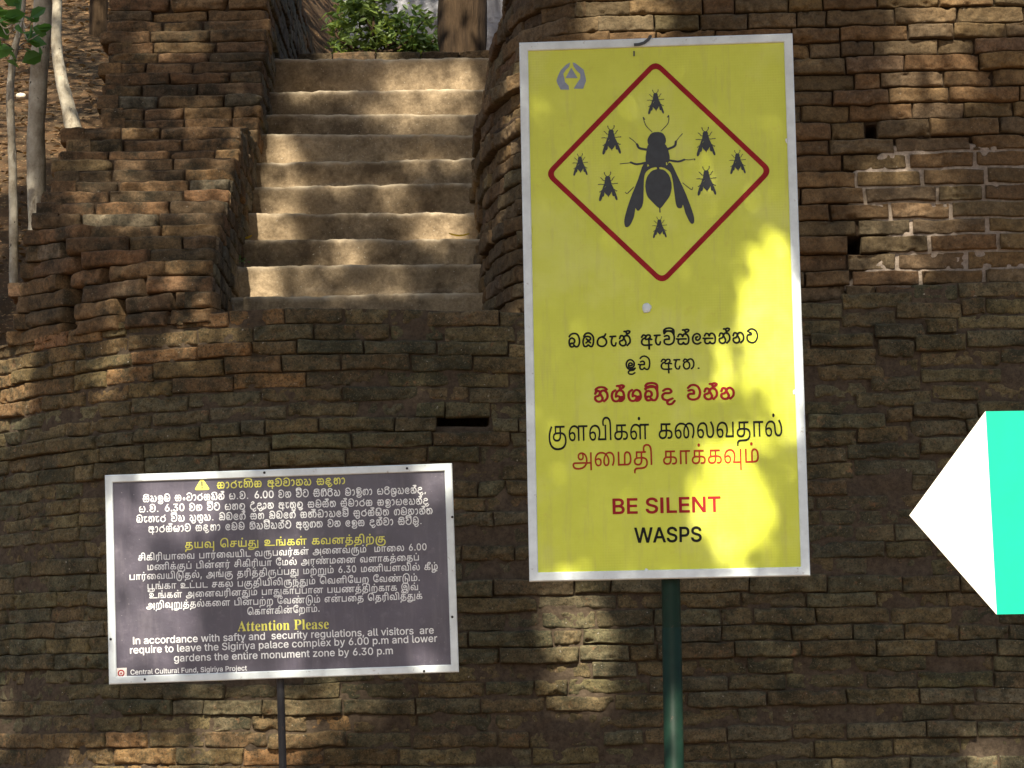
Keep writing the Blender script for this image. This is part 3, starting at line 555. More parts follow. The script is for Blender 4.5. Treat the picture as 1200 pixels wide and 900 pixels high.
6:(448,[[128,-50,-29,2,-13,2,-22,6,-19,8,-15,11,-5,7,-9,14,-2,8,-2,16,0,8,4,12,4,7,10,9,11,6,16,3,19,1,305,0,1,-28,-319,-1,-8,-3,-6,-4,-2,-5,-1,-7,0,-7,3,-7,4,-6,14,-11,20,-7,28,-4,38,0,42,6,23,7,29,16,15,13,17,22,5,8,6,28,2,20,-1,19,-4,17,-7,16,-9,15,-12,12,-14,10,-18,7,-14,2,-14,1,-11,-1,-9,-2,-9,-4,-7,-4,-7,-11,-4,-13,1,-16,8,-14,8,-7,5,-2,12,-1,11,1,5,2,8,6,3,4,5,10,1,13,0,10,-6,18,-13,16,23,7,11,-11,9,-13,6,-16,1,-13,-1,-15,-5,-14,-7,-12,-11,-10,-18,-8,-23,-3,-20,3,-18,7,-14,12,-10,18,-3,21,2,19,5,15,10,12,11,9,21,10,24,4,20,0,22,-3,20,-7,18,-10,15,-12,13,-14,10,-16,7,-17,7,-27,1,-19,-1,-21,-6,-29,-11,-24,-16,-22,-21,-18,-25,-14,-13,-6,-30,-9,-32,-6],[379,-62,0,284,34,0,0,-284]]),
29:(343,[[232,226,12,0,20,-5,9,-4,15,-13,13,-16,5,-9,7,-22,4,-25,2,-27,-1,-21,-5,-27,-6,-15,-8,-13,-13,-12,-14,-7,-16,-6,-19,-3,-23,-1,-179,0,0,222,35,0,0,-193,90,0,0,123,2,16,5,19,5,10,6,9,12,10,10,5,11,4],[231,198,-13,-3,-9,-5,-8,-11,-5,-13,-1,-21,-1,-116,30,0,25,5,12,6,5,4,8,11,3,6,6,25,1,21,-1,19,-3,18,-4,17,-10,19,-9,10,-6,3,-13,4]]),
77:(330,[[104,-5,-18,1,-17,4,-22,10,-16,15,-7,13,-3,7,-1,8,0,16,4,16,3,7,9,12,6,6,16,9,9,4,23,5,27,3,111,-1,19,-2,20,-5,13,-6,12,-9,7,-8,5,-9,4,-11,2,-13,0,-18,-3,-10,-3,-10,-5,-8,-7,-7,-8,-6,-19,-9,-12,-2,-20,0,-16,2,-16,3,7,27,17,-3,13,-1,19,3,9,6,4,4,4,11,2,6,-1,17,-5,12,-9,9,-15,6,-14,3,-19,1,-105,-1,-18,-2,-10,-3,-12,-6,-8,-8,-4,-9,-2,-13,2,-13,8,-10,12,-8,14,-4,9,-2,22,1,17,4,9,6,10,13,6,20,1,17,0,108,-68,0,0,-72,-32,-7,0,108,209,0,0,-29,-75,0,0,-122,-3,-16,-3,-12,-5,-11,-6,-9,-11,-11,-14,-8,-7,-3,-16,-4],[173,271,-13,3,-6,5,-7,10,-1,9,1,9,7,10,6,5,13,3,12,-3,7,-5,5,-7,3,-12,-3,-13,-5,-6,-7,-5]]),
156:(418,[[100,-5,-17,2,-15,5,-14,9,-6,5,-6,7,-9,16,-7,20,-2,12,-1,26,0,17,6,30,11,25,7,11,17,18,10,8,22,11,12,4,25,5,24,0,22,-3,19,-6,16,-8,14,-10,15,-20,8,-15,7,-25,2,-27,-2,-29,-6,-25,-11,-29,107,0,0,193,34,0,0,-222,-176,0,-2,25,10,19,5,16,4,17,2,20,0,22,-3,20,-3,9,-8,16,-5,6,-12,12,-15,8,-16,5,-19,2,-21,-2,-10,-3,-17,-9,-15,-12,-6,-7,-10,-17,-7,-19,-3,-22,-1,-11,1,-20,3,-16,5,-13,7,-10,7,-7,14,-5,14,-1,11,2,9,6,7,9,4,17,-2,19,-5,12,-3,5,-5,3,-10,6,-19,1,-18,-5,-16,-11,-15,-13,-6,25,5,6,18,13,14,7,15,5,15,1,11,-1,20,-5,16,-11,11,-16,6,-20,1,-12,-2,-17,-4,-14,-6,-13,-9,-10,-11,-8,-14,-6],[348,-113,0,126,34,0,0,-126]]),
88:(343,[[232,226,12,0,20,-5,9,-4,15,-13,13,-16,5,-9,7,-22,4,-25,2,-27,-1,-21,-5,-27,-6,-15,-8,-13,-13,-12,-14,-7,-16,-6,-19,-3,-23,-1,-179,0,0,222,35,0,0,-193,90,0,0,123,2,16,5,19,5,10,6,9,12,10,10,5,11,4],[231,198,-13,-3,-9,-5,-8,-11,-5,-13,-1,-21,-1,-116,30,0,25,5,12,6,5,4,8,11,3,6,6,25,1,21,-1,19,-3,18,-4,17,-10,19,-9,10,-6,3,-13,4],[172,271,-12,3,-7,5,-7,10,-1,9,1,9,7,10,7,5,12,3,12,-3,7,-5,7,-10,1,-9,-3,-13,-5,-6,-7,-5]]),
30:(385,[[142,0,0,222,34,0,0,-193,140,0,0,193,34,0,0,-222],[96,-4,-11,0,-10,3,-9,4,-11,8,-7,8,-6,12,-5,22,-2,28,0,141,35,0,0,-140,1,-26,3,-11,4,-9,8,-7,9,-4,13,0,13,3,8,5,8,7,7,10,-1,-34,-10,-9,-14,-7,-11,-3]]),
46:(360,[[160,-5,-12,1,-22,3,-11,4,-20,9,-18,12,-16,16,-7,8,-12,20,-9,23,-4,12,-6,40,0,32,2,16,7,31,5,14,7,13,14,23,9,10,19,18,10,8,22,13,12,5,24,7,12,2,24,2,24,-1,21,-4,26,-10,15,-9,13,-11,14,-19,8,-15,8,-27,3,-21,3,-39,0,-181,-34,0,0,160,-2,38,-4,30,-7,25,-10,20,-9,11,-10,8,-18,9,-23,5,-18,1,-17,-1,-17,-4,-19,-6,-17,-10,-17,-13,-15,-16,-7,-9,-11,-22,-8,-26,-3,-14,-2,-32,1,-19,2,-18,7,-23,6,-14,7,-13,9,-11,14,-13,22,-13,20,-5,19,-2,15,2,13,5,9,10,4,6,4,14,0,16,-3,13,-7,10,-9,8,-11,3,-7,1,-13,-2,-10,-5,-5,-4,-6,-11,-2,-6,-2,-15,1,-11,6,-21,5,-10,8,-9,-24,-6,-12,14,-7,12,-7,22,-1,18,1,13,6,18,8,10,10,9,12,7,15,4,18,2,15,-2,13,-4,12,-6,11,-9,11,-18,5,-23,-1,-28,-5,-16,-9,-13,-5,-6,-12,-9,-23,-8]]),
20:(289,[[104,-5,-27,3,-23,8,-18,14,-9,11,-3,7,-4,15,0,16,1,8,6,15,4,6,11,12,16,9,9,4,11,3,25,4,30,1,140,0,0,-28,-151,0,-27,-2,-15,-4,-12,-6,-10,-11,-3,-10,0,-16,4,-12,5,-4,12,-8,14,-4,9,-2,15,0,13,2,16,6,11,11,8,18,2,15,0,117,-68,0,0,-72,-32,-7,0,108,209,0,0,-29,-75,0,0,-122,-3,-16,-3,-12,-5,-11,-6,-9,-11,-11,-14,-8,-7,-3,-16,-4]]),
89:(385,[[142,0,0,222,34,0,0,-193,140,0,0,193,34,0,0,-222],[96,-4,-11,0,-10,3,-9,4,-11,8,-7,8,-6,12,-5,22,-2,28,0,141,35,0,0,-140,1,-26,3,-11,4,-9,8,-7,9,-4,13,0,13,3,8,5,8,7,7,10,-1,-34,-10,-9,-14,-7,-11,-3],[192,271,-12,3,-7,5,-6,10,-1,9,1,9,6,10,7,5,12,3,13,-3,7,-5,4,-7,3,-12,-3,-13,-4,-6,-7,-5]]),
122:(436,[[104,-5,-27,3,-23,8,-18,14,-9,11,-6,14,-1,8,0,16,4,16,3,7,9,12,14,11,17,8,11,3,25,4,30,1,61,0,21,-1,19,-3,17,-6,15,-8,19,-15,14,-21,9,-25,2,-19,0,-16,-1,-13,-4,-18,-18,-46,-14,-17,-25,-21,-30,-15,-36,-10,-27,-4,-46,-1,-21,2,-20,4,-25,10,-13,10,-6,5,-4,7,-4,15,-1,12,2,9,4,7,9,7,8,4,10,2,326,0,0,-28,-314,0,-7,-2,-4,-3,-1,-5,3,-9,9,-7,13,-6,32,-5,30,0,32,3,18,3,24,8,21,11,17,13,20,39,6,19,2,21,-1,15,-3,19,-7,16,-9,13,-6,5,-14,9,-17,5,-19,3,-84,0,-25,-3,-15,-5,-7,-4,-8,-8,-5,-13,0,-16,1,-6,8,-10,12,-8,14,-4,9,-2,22,1,17,4,9,6,10,13,6,20,1,17,0,108,-68,0,0,-72,-32,-7,0,108,209,0,0,-29,-75,0,0,-122,-3,-16,-3,-12,-5,-11,-6,-9,-11,-11,-14,-8,-7,-3,-16,-4],[367,-62,0,284,34,0,0,-284]]),
10:(427,[[119,226,32,-1,26,-6,22,-9,17,-12,12,-15,5,-8,6,-17,2,-18,-3,-25,-6,-14,-7,-11,-11,-10,-12,-7,-22,-9,-27,-6,-86,-11,-5,-2,-3,-5,0,-5,3,-4,11,-2,347,0,0,-29,-344,0,-19,2,-11,3,-8,5,-6,5,-4,7,-3,12,0,8,2,9,4,7,11,9,16,7,15,3,62,7,23,4,25,10,14,12,5,10,3,9,1,11,-1,12,-4,12,-7,10,-15,12,-21,9,-17,3,-20,1,-32,-2,-14,-4,-6,-4,-9,-9,-5,-13,-1,-7,3,-16,10,-13,9,-5,19,-1,5,1,9,5,7,7,5,10,1,6,-2,21,-7,17,-10,12,24,7,13,-14,10,-18,2,-9,1,-13,-2,-19,-8,-17,-6,-7,-8,-6,-8,-4,-10,-4,-23,-2,-15,1,-13,3,-11,6,-10,9,-8,10,-7,18,-1,23,2,8,6,15,10,12,12,9,8,4,27,8]]),
78:(418,[[35,0,0,222,207,0,0,-29,-70,0,0,-63,26,11,18,4,15,-1,14,-2,18,-8,9,-8,8,-11,4,-12,3,-15,0,-13,-2,-17,-5,-15,-7,-14,49,0,0,-29,-184,0,0,29,100,0,9,17,4,15,1,24,-3,13,-6,9,-14,7,-17,1,-15,-3,-13,-6,-12,-8,0,-40,-34,0,0,135,-68,0,0,-193],[293,0,0,29,55,0,0,193,34,0,0,-222],[209,271,-13,3,-6,5,-7,10,-1,9,1,9,7,10,6,5,13,3,12,-3,7,-5,5,-7,3,-12,-2,-9,-6,-10,-7,-5]]),
27:(494,[[100,-5,-17,2,-15,5,-14,9,-6,5,-6,7,-9,16,-7,20,-2,12,-1,26,0,16,3,14,8,27,14,23,8,10,21,17,25,12,29,8,32,2,30,-2,34,-7,25,-12,13,-7,26,-25,15,-17,6,-10,10,-22,6,-23,1,-13,0,-32,-7,-25,-12,-18,-5,-5,-11,-7,-14,-4,-15,-2,-17,2,-8,2,-6,3,-12,8,-13,17,-6,14,-3,16,-1,17,1,17,5,31,12,28,8,13,15,19,20,16,15,8,22,8,22,5,37,2,131,1,0,-29,-68,0,0,-193,-35,0,0,193,-41,-1,-32,-3,-24,-8,-20,-13,-13,-14,-10,-19,-7,-21,-4,-31,1,-27,4,-15,6,-10,9,-7,5,-1,11,0,11,4,8,10,6,17,2,14,0,17,-4,23,-4,11,-4,11,-12,19,-15,17,-9,7,-15,9,-17,7,-18,4,-29,4,-21,-1,-22,-3,-9,-3,-18,-9,-15,-11,-6,-6,-10,-15,-8,-17,-4,-19,-1,-15,2,-32,4,-14,5,-11,7,-9,13,-7,15,-3,12,2,12,7,7,9,2,8,2,14,0,8,-4,13,-6,10,-5,3,-10,6,-19,1,-18,-5,-16,-11,-15,-13,-6,25,5,6,18,13,14,7,15,5,15,1,11,-1,20,-5,16,-11,11,-16,6,-20,1,-12,-2,-17,-4,-14,-6,-13,-9,-10,-11,-8,-14,-6]]),
84:(330,[[104,-5,-27,3,-23,8,-18,14,-9,11,-6,14,-1,8,0,16,4,16,3,7,9,12,14,11,17,8,11,3,25,4,30,1,58,0,39,-3,23,-5,10,-4,18,-11,14,-14,6,-9,7,-20,2,-12,0,-24,-3,-19,-3,-8,-13,-22,-19,-18,-11,-6,-18,-8,-30,-7,-37,-3,-79,-1,-21,-4,-9,-5,-5,-4,-6,-11,-3,-18,1,-22,-32,-1,-3,22,0,16,2,12,4,11,6,9,11,10,12,7,9,4,25,3,67,1,35,1,19,3,22,5,11,5,10,6,8,8,6,7,8,18,2,22,-1,14,-6,18,-12,12,-15,8,-17,6,-25,3,-78,0,-21,-1,-16,-4,-14,-5,-9,-7,-6,-12,-2,-13,2,-13,8,-10,12,-8,14,-4,9,-2,22,1,17,4,9,6,10,13,6,20,1,17,0,108,-68,0,0,-72,-32,-7,0,108,209,0,0,-29,-75,0,0,-122,-3,-16,-3,-12,-5,-11,-6,-9,-11,-11,-14,-8,-7,-3,-16,-4],[174,271,-12,3,-7,5,-5,6,-3,13,3,12,5,7,7,5,12,3,12,-3,7,-5,7,-10,1,-9,-3,-13,-5,-6,-7,-5]]),
91:(348,[[228,226,23,-2,20,-7,8,-6,8,-6,14,-17,10,-21,4,-12,5,-26,2,-15,0,-35,-2,-18,-6,-30,-4,-13,-12,-23,-14,-18,-14,-13,-21,-11,-23,-8,-17,-4,-26,-2,-87,-2,-14,-2,-10,-3,-11,-8,-6,-11,-3,-18,2,-22,-33,-1,-3,31,1,13,3,12,5,9,6,9,8,6,9,6,12,5,20,3,79,1,26,1,23,4,10,2,18,7,15,10,7,6,11,15,4,9,6,21,4,26,1,31,-1,27,-6,31,-8,15,-9,12,-11,7,-12,5,-14,2,-16,-3,-10,-4,-9,-8,-6,-8,-4,-9,-4,-23,-1,-143,-34,0,0,136,-1,20,-3,16,-8,15,-11,8,-6,2,-11,0,-6,-1,-8,-3,-8,-8,-5,-8,-4,-20,-1,-26,0,-131,-35,0,0,136,2,28,2,15,3,9,12,18,14,12,13,6,22,2,17,-2,15,-6,13,-10,10,-13,7,-18,-8,3,2,5,8,14,12,13,10,6,12,5,13,2],[174,271,-13,3,-7,5,-4,6,-3,13,1,9,6,10,7,5,13,3,12,-3,7,-5,5,-7,2,-12,-2,-13,-5,-6,-7,-5]]),
31:(256,[[92,-85,-22,21,77,74,0,183,-77,0,0,-193,-35,0,0,222,214,0,0,-29,-68,0,0,-193]]),
28:(311,[[35,0,0,222,35,0,0,-193,172,0,0,193,34,0,0,-222]]),
90:(256,[[92,-85,-22,21,77,74,0,183,-77,0,0,-193,-35,0,0,222,214,0,0,-29,-68,0,0,-193],[128,271,-12,3,-7,5,-5,6,-3,13,1,9,7,10,7,5,12,3,12,-3,7,-5,5,-7,3,-12,-1,-9,-7,-10,-7,-5]]),
23:(277,[[35,0,0,222,35,0,0,-193,200,0,0,-29]]),
140:(420,[[328,128,8,-1,16,-4,14,-7,6,-5,6,-6,10,-14,7,-17,5,-31,0,-28,-2,-16,-7,-28,-11,-25,-15,-20,-19,-17,-21,-14,-23,-10,-26,-8,-40,-5,-38,0,-30,3,-14,3,-25,8,-22,11,-19,13,-16,15,-13,16,-11,19,-12,29,-7,31,-2,38,3,39,8,35,8,21,9,21,27,48,30,-18,-24,-41,-13,-28,-5,-15,-6,-30,-2,-16,0,-24,1,-23,4,-22,7,-21,5,-10,11,-18,15,-17,9,-7,10,-7,21,-11,13,-4,27,-6,31,-2,22,1,31,4,15,4,25,12,12,7,10,8,17,21,6,12,5,13,6,30,0,26,-1,15,-3,14,-5,10,-10,12,-9,5,-10,2,-9,1,-13,-3,-22,-12,0,30,11,6,13,5],[144,0,0,222,209,0,0,-29,-70,0,0,-193,-34,0,0,193,-70,0,0,-193]]),
24:(659,[[100,-5,-17,2,-15,5,-14,9,-6,5,-11,14,-8,18,-5,23,-1,12,0,30,3,14,8,27,6,12,16,21,21,17,12,7,27,10,31,5,31,0,35,-6,27,-8,25,-14,25,-23,15,-19,12,-20,5,-11,6,-24,1,-12,1,-24,-5,-27,-10,-20,-10,-10,-5,-4,-13,-6,-14,-2,-25,1,-14,5,-7,4,-10,9,-8,12,-8,22,-2,25,1,25,5,23,8,22,11,20,9,12,5,6,27,21,25,13,17,6,19,3,20,1,27,-2,18,-4,17,-6,21,-12,23,-19,10,-11,13,-19,11,-21,7,-23,3,-25,-1,-28,-7,-25,-7,-13,-10,-10,-5,-4,-20,-7,-15,-2,-17,2,-8,2,-6,3,-12,8,-13,17,-6,14,-3,16,-1,17,0,16,4,23,4,15,14,28,21,27,18,15,15,8,22,8,22,5,37,2,130,1,0,-29,-68,0,0,-193,-34,0,0,193,-36,0,-24,-2,-20,-4,-16,-6,-21,-13,-9,-8,-8,-11,-9,-20,-4,-14,-4,-23,-1,-16,2,-20,1,-8,6,-13,7,-8,5,-3,5,-1,10,0,9,2,6,5,5,7,4,8,4,23,-2,31,-7,24,-9,20,-16,22,-16,13,-21,11,-14,5,-22,3,-25,-1,-16,-2,-23,-8,-15,-9,-17,-15,-11,-17,-8,-20,-6,-28,-1,-32,2,-17,3,-7,6,-10,5,-4,9,-4,15,1,10,6,5,7,4,8,4,23,-2,29,-6,23,-10,20,-13,18,-17,15,-15,9,-17,7,-18,4,-29,4,-21,-1,-22,-3,-18,-7,-9,-5,-15,-11,-11,-14,-9,-16,-8,-27,-2,-20,1,-19,3,-16,5,-12,7,-10,12,-9,14,-4,13,0,11,4,8,7,6,14,2,9,0,13,-4,13,-3,5,-8,8,-5,3,-11,4,-13,0,-12,-3,-17,-9,-20,-17,-6,25,11,11,19,12,15,6,15,3,18,-1,20,-5,16,-11,6,-8,9,-18,3,-22,-2,-17,-7,-21,-12,-16,-11,-8,-14,-6]]),
87:(311,[[35,0,0,222,35,0,0,-193,172,0,0,193,34,0,0,-222],[156,271,-13,3,-7,5,-6,10,-1,9,1,9,6,10,7,5,13,3,12,-3,7,-5,6,-10,1,-9,-2,-13,-5,-6,-7,-5]]),
86:(494,[[100,-5,-17,2,-15,5,-14,9,-6,5,-6,7,-9,16,-7,20,-2,12,-1,26,0,16,3,14,8,27,14,23,8,10,21,17,25,12,29,8,32,2,30,-2,34,-7,25,-12,13,-7,26,-25,15,-17,6,-10,10,-22,6,-23,1,-13,0,-32,-7,-25,-12,-18,-5,-5,-11,-7,-14,-4,-15,-2,-17,2,-8,2,-6,3,-12,8,-13,17,-6,14,-3,16,-1,17,1,17,5,31,12,28,8,13,15,19,20,16,15,8,22,8,22,5,37,2,131,1,0,-29,-68,0,0,-193,-35,0,0,193,-41,-1,-32,-3,-24,-8,-20,-13,-13,-14,-10,-19,-7,-21,-4,-31,1,-27,4,-15,6,-10,9,-7,5,-1,11,0,11,4,8,10,6,17,2,14,0,17,-4,23,-4,11,-4,11,-12,19,-15,17,-9,7,-15,9,-17,7,-18,4,-29,4,-21,-1,-22,-3,-9,-3,-18,-9,-15,-11,-6,-6,-10,-15,-8,-17,-4,-19,-1,-15,2,-32,4,-14,5,-11,7,-9,13,-7,15,-3,12,2,12,7,7,9,2,8,2,14,0,8,-4,13,-6,10,-5,3,-10,6,-19,1,-18,-5,-16,-11,-15,-13,-6,25,5,6,18,13,14,7,15,5,15,1,11,-1,20,-5,16,-11,11,-16,6,-20,1,-12,-2,-17,-4,-14,-6,-13,-9,-10,-11,-8,-14,-6],[247,271,-12,3,-7,5,-5,6,-3,13,3,12,5,7,7,5,12,3,13,-3,6,-5,7,-10,1,-9,-3,-13,-5,-6,-10,-7]]),
47:(288,[[180,-5,-25,2,-12,2,-24,7,-21,11,-10,6,-19,16,-16,19,-7,10,-11,24,-8,28,-4,30,0,32,4,30,8,28,12,24,16,20,18,18,21,14,11,5,24,9,13,3,26,4,33,-1,25,-6,7,-3,14,-9,10,-11,5,-6,5,-16,2,-9,0,-17,-3,-15,-6,-13,-8,-10,-16,-12,-12,-5,-15,-2,-15,0,-15,2,-12,5,-11,8,-8,9,-6,11,-4,12,0,20,2,13,5,12,6,10,12,13,23,-7,-11,-17,-3,-9,-3,-13,1,-12,3,-11,2,-5,7,-8,9,-4,11,-1,12,1,5,2,5,3,7,9,4,10,2,12,-1,10,-4,10,-5,7,-11,8,-20,6,-34,0,-27,-7,-24,-11,-22,-17,-12,-14,-15,-25,-7,-20,-5,-22,-1,-37,3,-23,5,-21,7,-19,10,-16,11,-14,13,-12,14,-10,23,-10,25,-6,24,-1,17,3,13,7,7,7,6,8,4,15,-1,19,-7,17,-4,4,-10,6,-13,1,-6,0,-11,-3,-9,-7,-3,-5,-5,-12,-2,-7,1,-19,6,-21,5,-10,7,-9,-25,-6,-11,14,-7,12,-5,13,-3,15,0,16,3,14,5,12,8,11,15,12,13,5,16,3,16,0,14,-2,13,-6,11,-7,9,-10,9,-19,4,-25,-2,-19,-6,-16,-4,-7,-6,-6,-12,-11,-15,-7,-27,-7]]),
83:(660,[[100,-5,-17,2,-15,5,-14,9,-6,5,-11,14,-8,18,-5,23,-1,12,0,30,3,14,8,27,6,12,16,21,21,17,12,7,27,10,31,5,31,0,35,-6,27,-8,25,-14,25,-23,15,-19,12,-20,5,-11,6,-24,1,-12,1,-24,-5,-27,-10,-20,-10,-10,-5,-4,-13,-6,-14,-2,-25,1,-14,5,-7,4,-10,9,-8,12,-8,22,-2,25,1,25,5,23,8,22,11,20,9,12,5,6,27,21,25,13,17,6,19,3,20,1,27,-2,18,-4,17,-6,21,-12,23,-19,10,-11,13,-19,11,-21,7,-23,3,-25,-1,-28,-7,-25,-7,-13,-10,-10,-5,-4,-20,-7,-15,-2,-17,2,-8,2,-6,3,-12,8,-13,17,-6,14,-3,16,-1,17,0,16,4,23,4,15,14,28,21,27,18,15,15,8,22,8,22,5,37,2,130,1,0,-29,-68,0,0,-193,-34,0,0,193,-36,0,-24,-2,-20,-4,-16,-6,-21,-13,-9,-8,-8,-11,-9,-20,-4,-14,-4,-23,-1,-16,2,-20,1,-8,6,-13,7,-8,5,-3,5,-1,10,0,9,2,6,5,5,7,4,8,4,23,-2,31,-7,24,-9,20,-16,22,-16,13,-21,11,-14,5,-22,3,-25,-1,-16,-2,-23,-8,-15,-9,-17,-15,-11,-17,-8,-20,-6,-28,-1,-32,2,-17,3,-7,6,-10,5,-4,9,-4,15,1,10,6,5,7,4,8,4,23,-2,29,-6,23,-10,20,-13,18,-17,15,-15,9,-17,7,-18,4,-29,4,-21,-1,-22,-3,-18,-7,-9,-5,-15,-11,-11,-14,-9,-16,-8,-27,-2,-20,1,-19,3,-16,5,-12,7,-10,12,-9,14,-4,13,0,11,4,8,7,6,14,2,9,0,13,-4,13,-3,5,-8,8,-5,3,-11,4,-13,0,-12,-3,-17,-9,-20,-17,-6,25,11,11,19,12,15,6,15,3,18,-1,20,-5,16,-11,6,-8,9,-18,3,-22,-2,-17,-7,-21,-12,-16,-11,-8,-14,-6],[330,271,-12,3,-7,5,-7,10,-1,9,3,12,5,7,7,5,12,3,12,-3,7,-5,7,-10,1,-9,-1,-9,-7,-10,-7,-5]]),
116:(406,[[170,-119,-13,1,-24,4,-22,9,-20,13,-17,17,-15,21,-6,11,-11,27,-7,30,-5,34,-2,38,2,48,2,17,6,33,9,29,12,26,14,23,16,20,18,17,21,14,21,10,24,8,24,5,39,1,23,-3,21,-5,26,-13,16,-11,15,-15,12,-18,9,-20,6,-23,5,-26,2,-30,0,-173,-34,0,0,147,-2,38,-3,23,-8,32,-7,18,-11,16,-14,13,-11,7,-12,5,-14,5,-16,2,-17,1,-19,-1,-29,-6,-26,-12,-25,-19,-21,-24,-12,-21,-15,-36,-9,-44,-3,-34,1,-54,3,-31,10,-40,9,-21,5,-10,12,-15,7,-7,14,-10,17,-7,9,-2,18,-2,26,3,15,4,19,11,14,16,9,21,5,16,2,19,1,31,-3,28,-7,19,-6,9,-8,6,-9,4,-11,1,-18,-3,-23,-13,1,29,19,11,15,4,21,0,15,-3,8,-3,13,-9,11,-12,8,-17,6,-20,3,-38,-3,-44,-6,-24,-4,-11,-10,-18,-6,-8,-13,-14,-24,-14,-28,-8],[142,0,0,222,35,0,0,-222]]),
143:(454,[[228,226,12,0,21,-5,10,-4,16,-12,14,-17,5,-10,9,-23,3,-12,2,-14,2,-31,-1,-32,-4,-30,-7,-27,-8,-24,-22,-45,-24,-25,-28,-20,-31,-13,-35,-8,-20,-2,-28,0,-20,1,-18,3,-18,5,-16,7,-13,10,-5,5,-7,14,-2,8,0,12,1,9,5,7,8,7,8,4,11,2,351,0,0,-28,-339,0,-8,-2,-4,-3,0,-9,2,-5,9,-7,6,-3,17,-5,36,-3,32,1,25,5,22,7,21,11,18,15,24,38,7,14,9,25,6,29,4,42,-1,38,-4,22,-10,24,-9,12,-5,4,-12,6,-13,3,-15,0,-11,-3,-11,-5,-8,-10,-5,-8,-4,-9,-2,-19,-1,-143,-34,0,0,136,-1,20,-3,16,-8,15,-11,8,-10,2,-10,0,-6,-2,-7,-4,-6,-6,-5,-8,-2,-9,-3,-17,0,-151,-35,0,0,136,2,28,2,15,3,9,12,18,14,12,13,6,22,2,17,-2,15,-6,13,-10,10,-13,7,-18,-8,3,2,5,8,14,12,13,10,6,12,5,13,2],[384,-62,0,284,35,0,0,-284]]),
101:(330,[[104,-5,-18,1,-17,4,-22,10,-16,15,-7,13,-3,7,-1,8,0,16,4,16,3,7,9,12,6,6,16,9,9,4,23,5,27,3,111,-1,19,-2,20,-5,13,-6,12,-9,7,-8,5,-9,4,-11,2,-13,0,-18,-3,-10,-3,-10,-5,-8,-7,-7,-8,-6,-19,-9,-12,-2,-20,0,-16,2,-16,3,7,27,17,-3,13,-1,19,3,9,6,4,4,4,11,2,6,-1,17,-5,12,-9,9,-15,6,-14,3,-19,1,-105,-1,-18,-2,-10,-3,-12,-6,-8,-8,-4,-9,-2,-13,2,-13,8,-10,12,-8,14,-4,9,-2,22,1,17,4,9,6,10,13,6,20,1,17,0,108,-68,0,0,-72,-32,-7,0,108,209,0,0,-29,-75,0,0,-122,-3,-16,-3,-12,-5,-11,-6,-9,-11,-11,-14,-8,-7,-3,-16,-4],[263,337,13,0,22,-5,9,-4,15,-10,8,-14,2,-8,1,-18,-2,-9,-8,-14,-5,-5,-13,-8,-16,-4,-17,0,-16,4,-12,7,-5,5,-7,13,-2,7,0,16,5,19,5,9,8,9,20,-9,-8,-12,-4,-15,1,-13,2,-5,5,-5,11,-5,14,0,10,6,5,9,1,12,-4,9,-7,7,-10,4,-12,2,-22,-1,-12,-2,-19,-7,-15,-11,-9,-15,-3,-8,-2,-18,1,-12,3,-11,6,-13,-33,-2,-7,21,-1,24,2,13,4,13,10,18,15,15,19,11,24,8]]),
94:(343,[[232,226,12,0,20,-5,9,-4,15,-13,13,-16,5,-9,7,-22,4,-25,2,-27,-1,-21,-5,-27,-6,-15,-8,-13,-13,-12,-14,-7,-16,-6,-19,-3,-23,-1,-179,0,0,222,35,0,0,-193,90,0,0,123,2,16,5,19,5,10,6,9,12,10,10,5,11,4],[231,198,-13,-3,-9,-5,-8,-11,-5,-13,-1,-21,-1,-116,30,0,25,5,12,6,5,4,8,11,3,6,6,25,1,21,-1,19,-3,18,-4,17,-10,19,-9,10,-6,3,-13,4],[88,-24,28,-2,-3,-27,-20,1,-16,-2,-11,-5,-5,-7,-1,-8,2,-11,9,-8,11,-4,19,-3,27,0,14,1,18,5,9,6,11,10,19,28,10,7,19,3,30,-5,-17,-6,-8,-5,-8,-9,-12,-21,-8,-11,-10,-10,-12,-8,-23,-9,-19,-3,-41,-1,-28,4,-23,8,-13,11,-9,16,-2,9,1,14,5,16,12,12,15,9,9,2],[220,-66,-7,3,-17,5,-14,9,-11,12,-6,10,-3,12,-2,15,34,0,2,-13,4,-10,5,-5,6,-4,7,-3,22,-3,56,0,0,-28],[172,271,-12,3,-7,5,-7,10,-1,9,1,9,7,10,7,5,12,3,12,-3,7,-5,7,-10,1,-9,-3,-13,-5,-6,-7,-5]]),
132:(379,[[242,-59,0,59,-207,0,0,222,35,0,0,-193,172,0,0,193,34,0,0,-281],[316,40,13,-1,11,-3,16,-8,9,-9,6,-11,5,-21,0,-19,-1,-10,-7,-18,-5,-8,-12,-15,-16,-13,-10,-5,-21,-10,-24,-8,-27,-5,-30,-3,-32,-1,-45,0,-25,2,-31,6,-17,5,-13,7,-10,7,-8,9,-5,9,-2,10,0,10,4,13,5,8,8,7,17,8,24,4,22,-1,17,-2,27,-5,-6,-29,-24,6,-27,2,-19,-1,-11,-6,-3,-5,0,-4,3,-9,10,-9,21,-7,23,-4,62,-2,54,3,31,6,13,4,22,10,17,12,12,15,5,18,1,9,-1,12,-4,10,-7,7,-14,5,-10,0,-12,-2,-19,-10,0,29,22,9]]),
82:(277,[[35,0,0,222,35,0,0,-193,200,0,0,-29],[139,271,-13,3,-6,5,-7,10,-1,9,1,9,7,10,6,5,13,3,12,-3,7,-5,6,-10,2,-9,-3,-13,-5,-6,-7,-5]]),
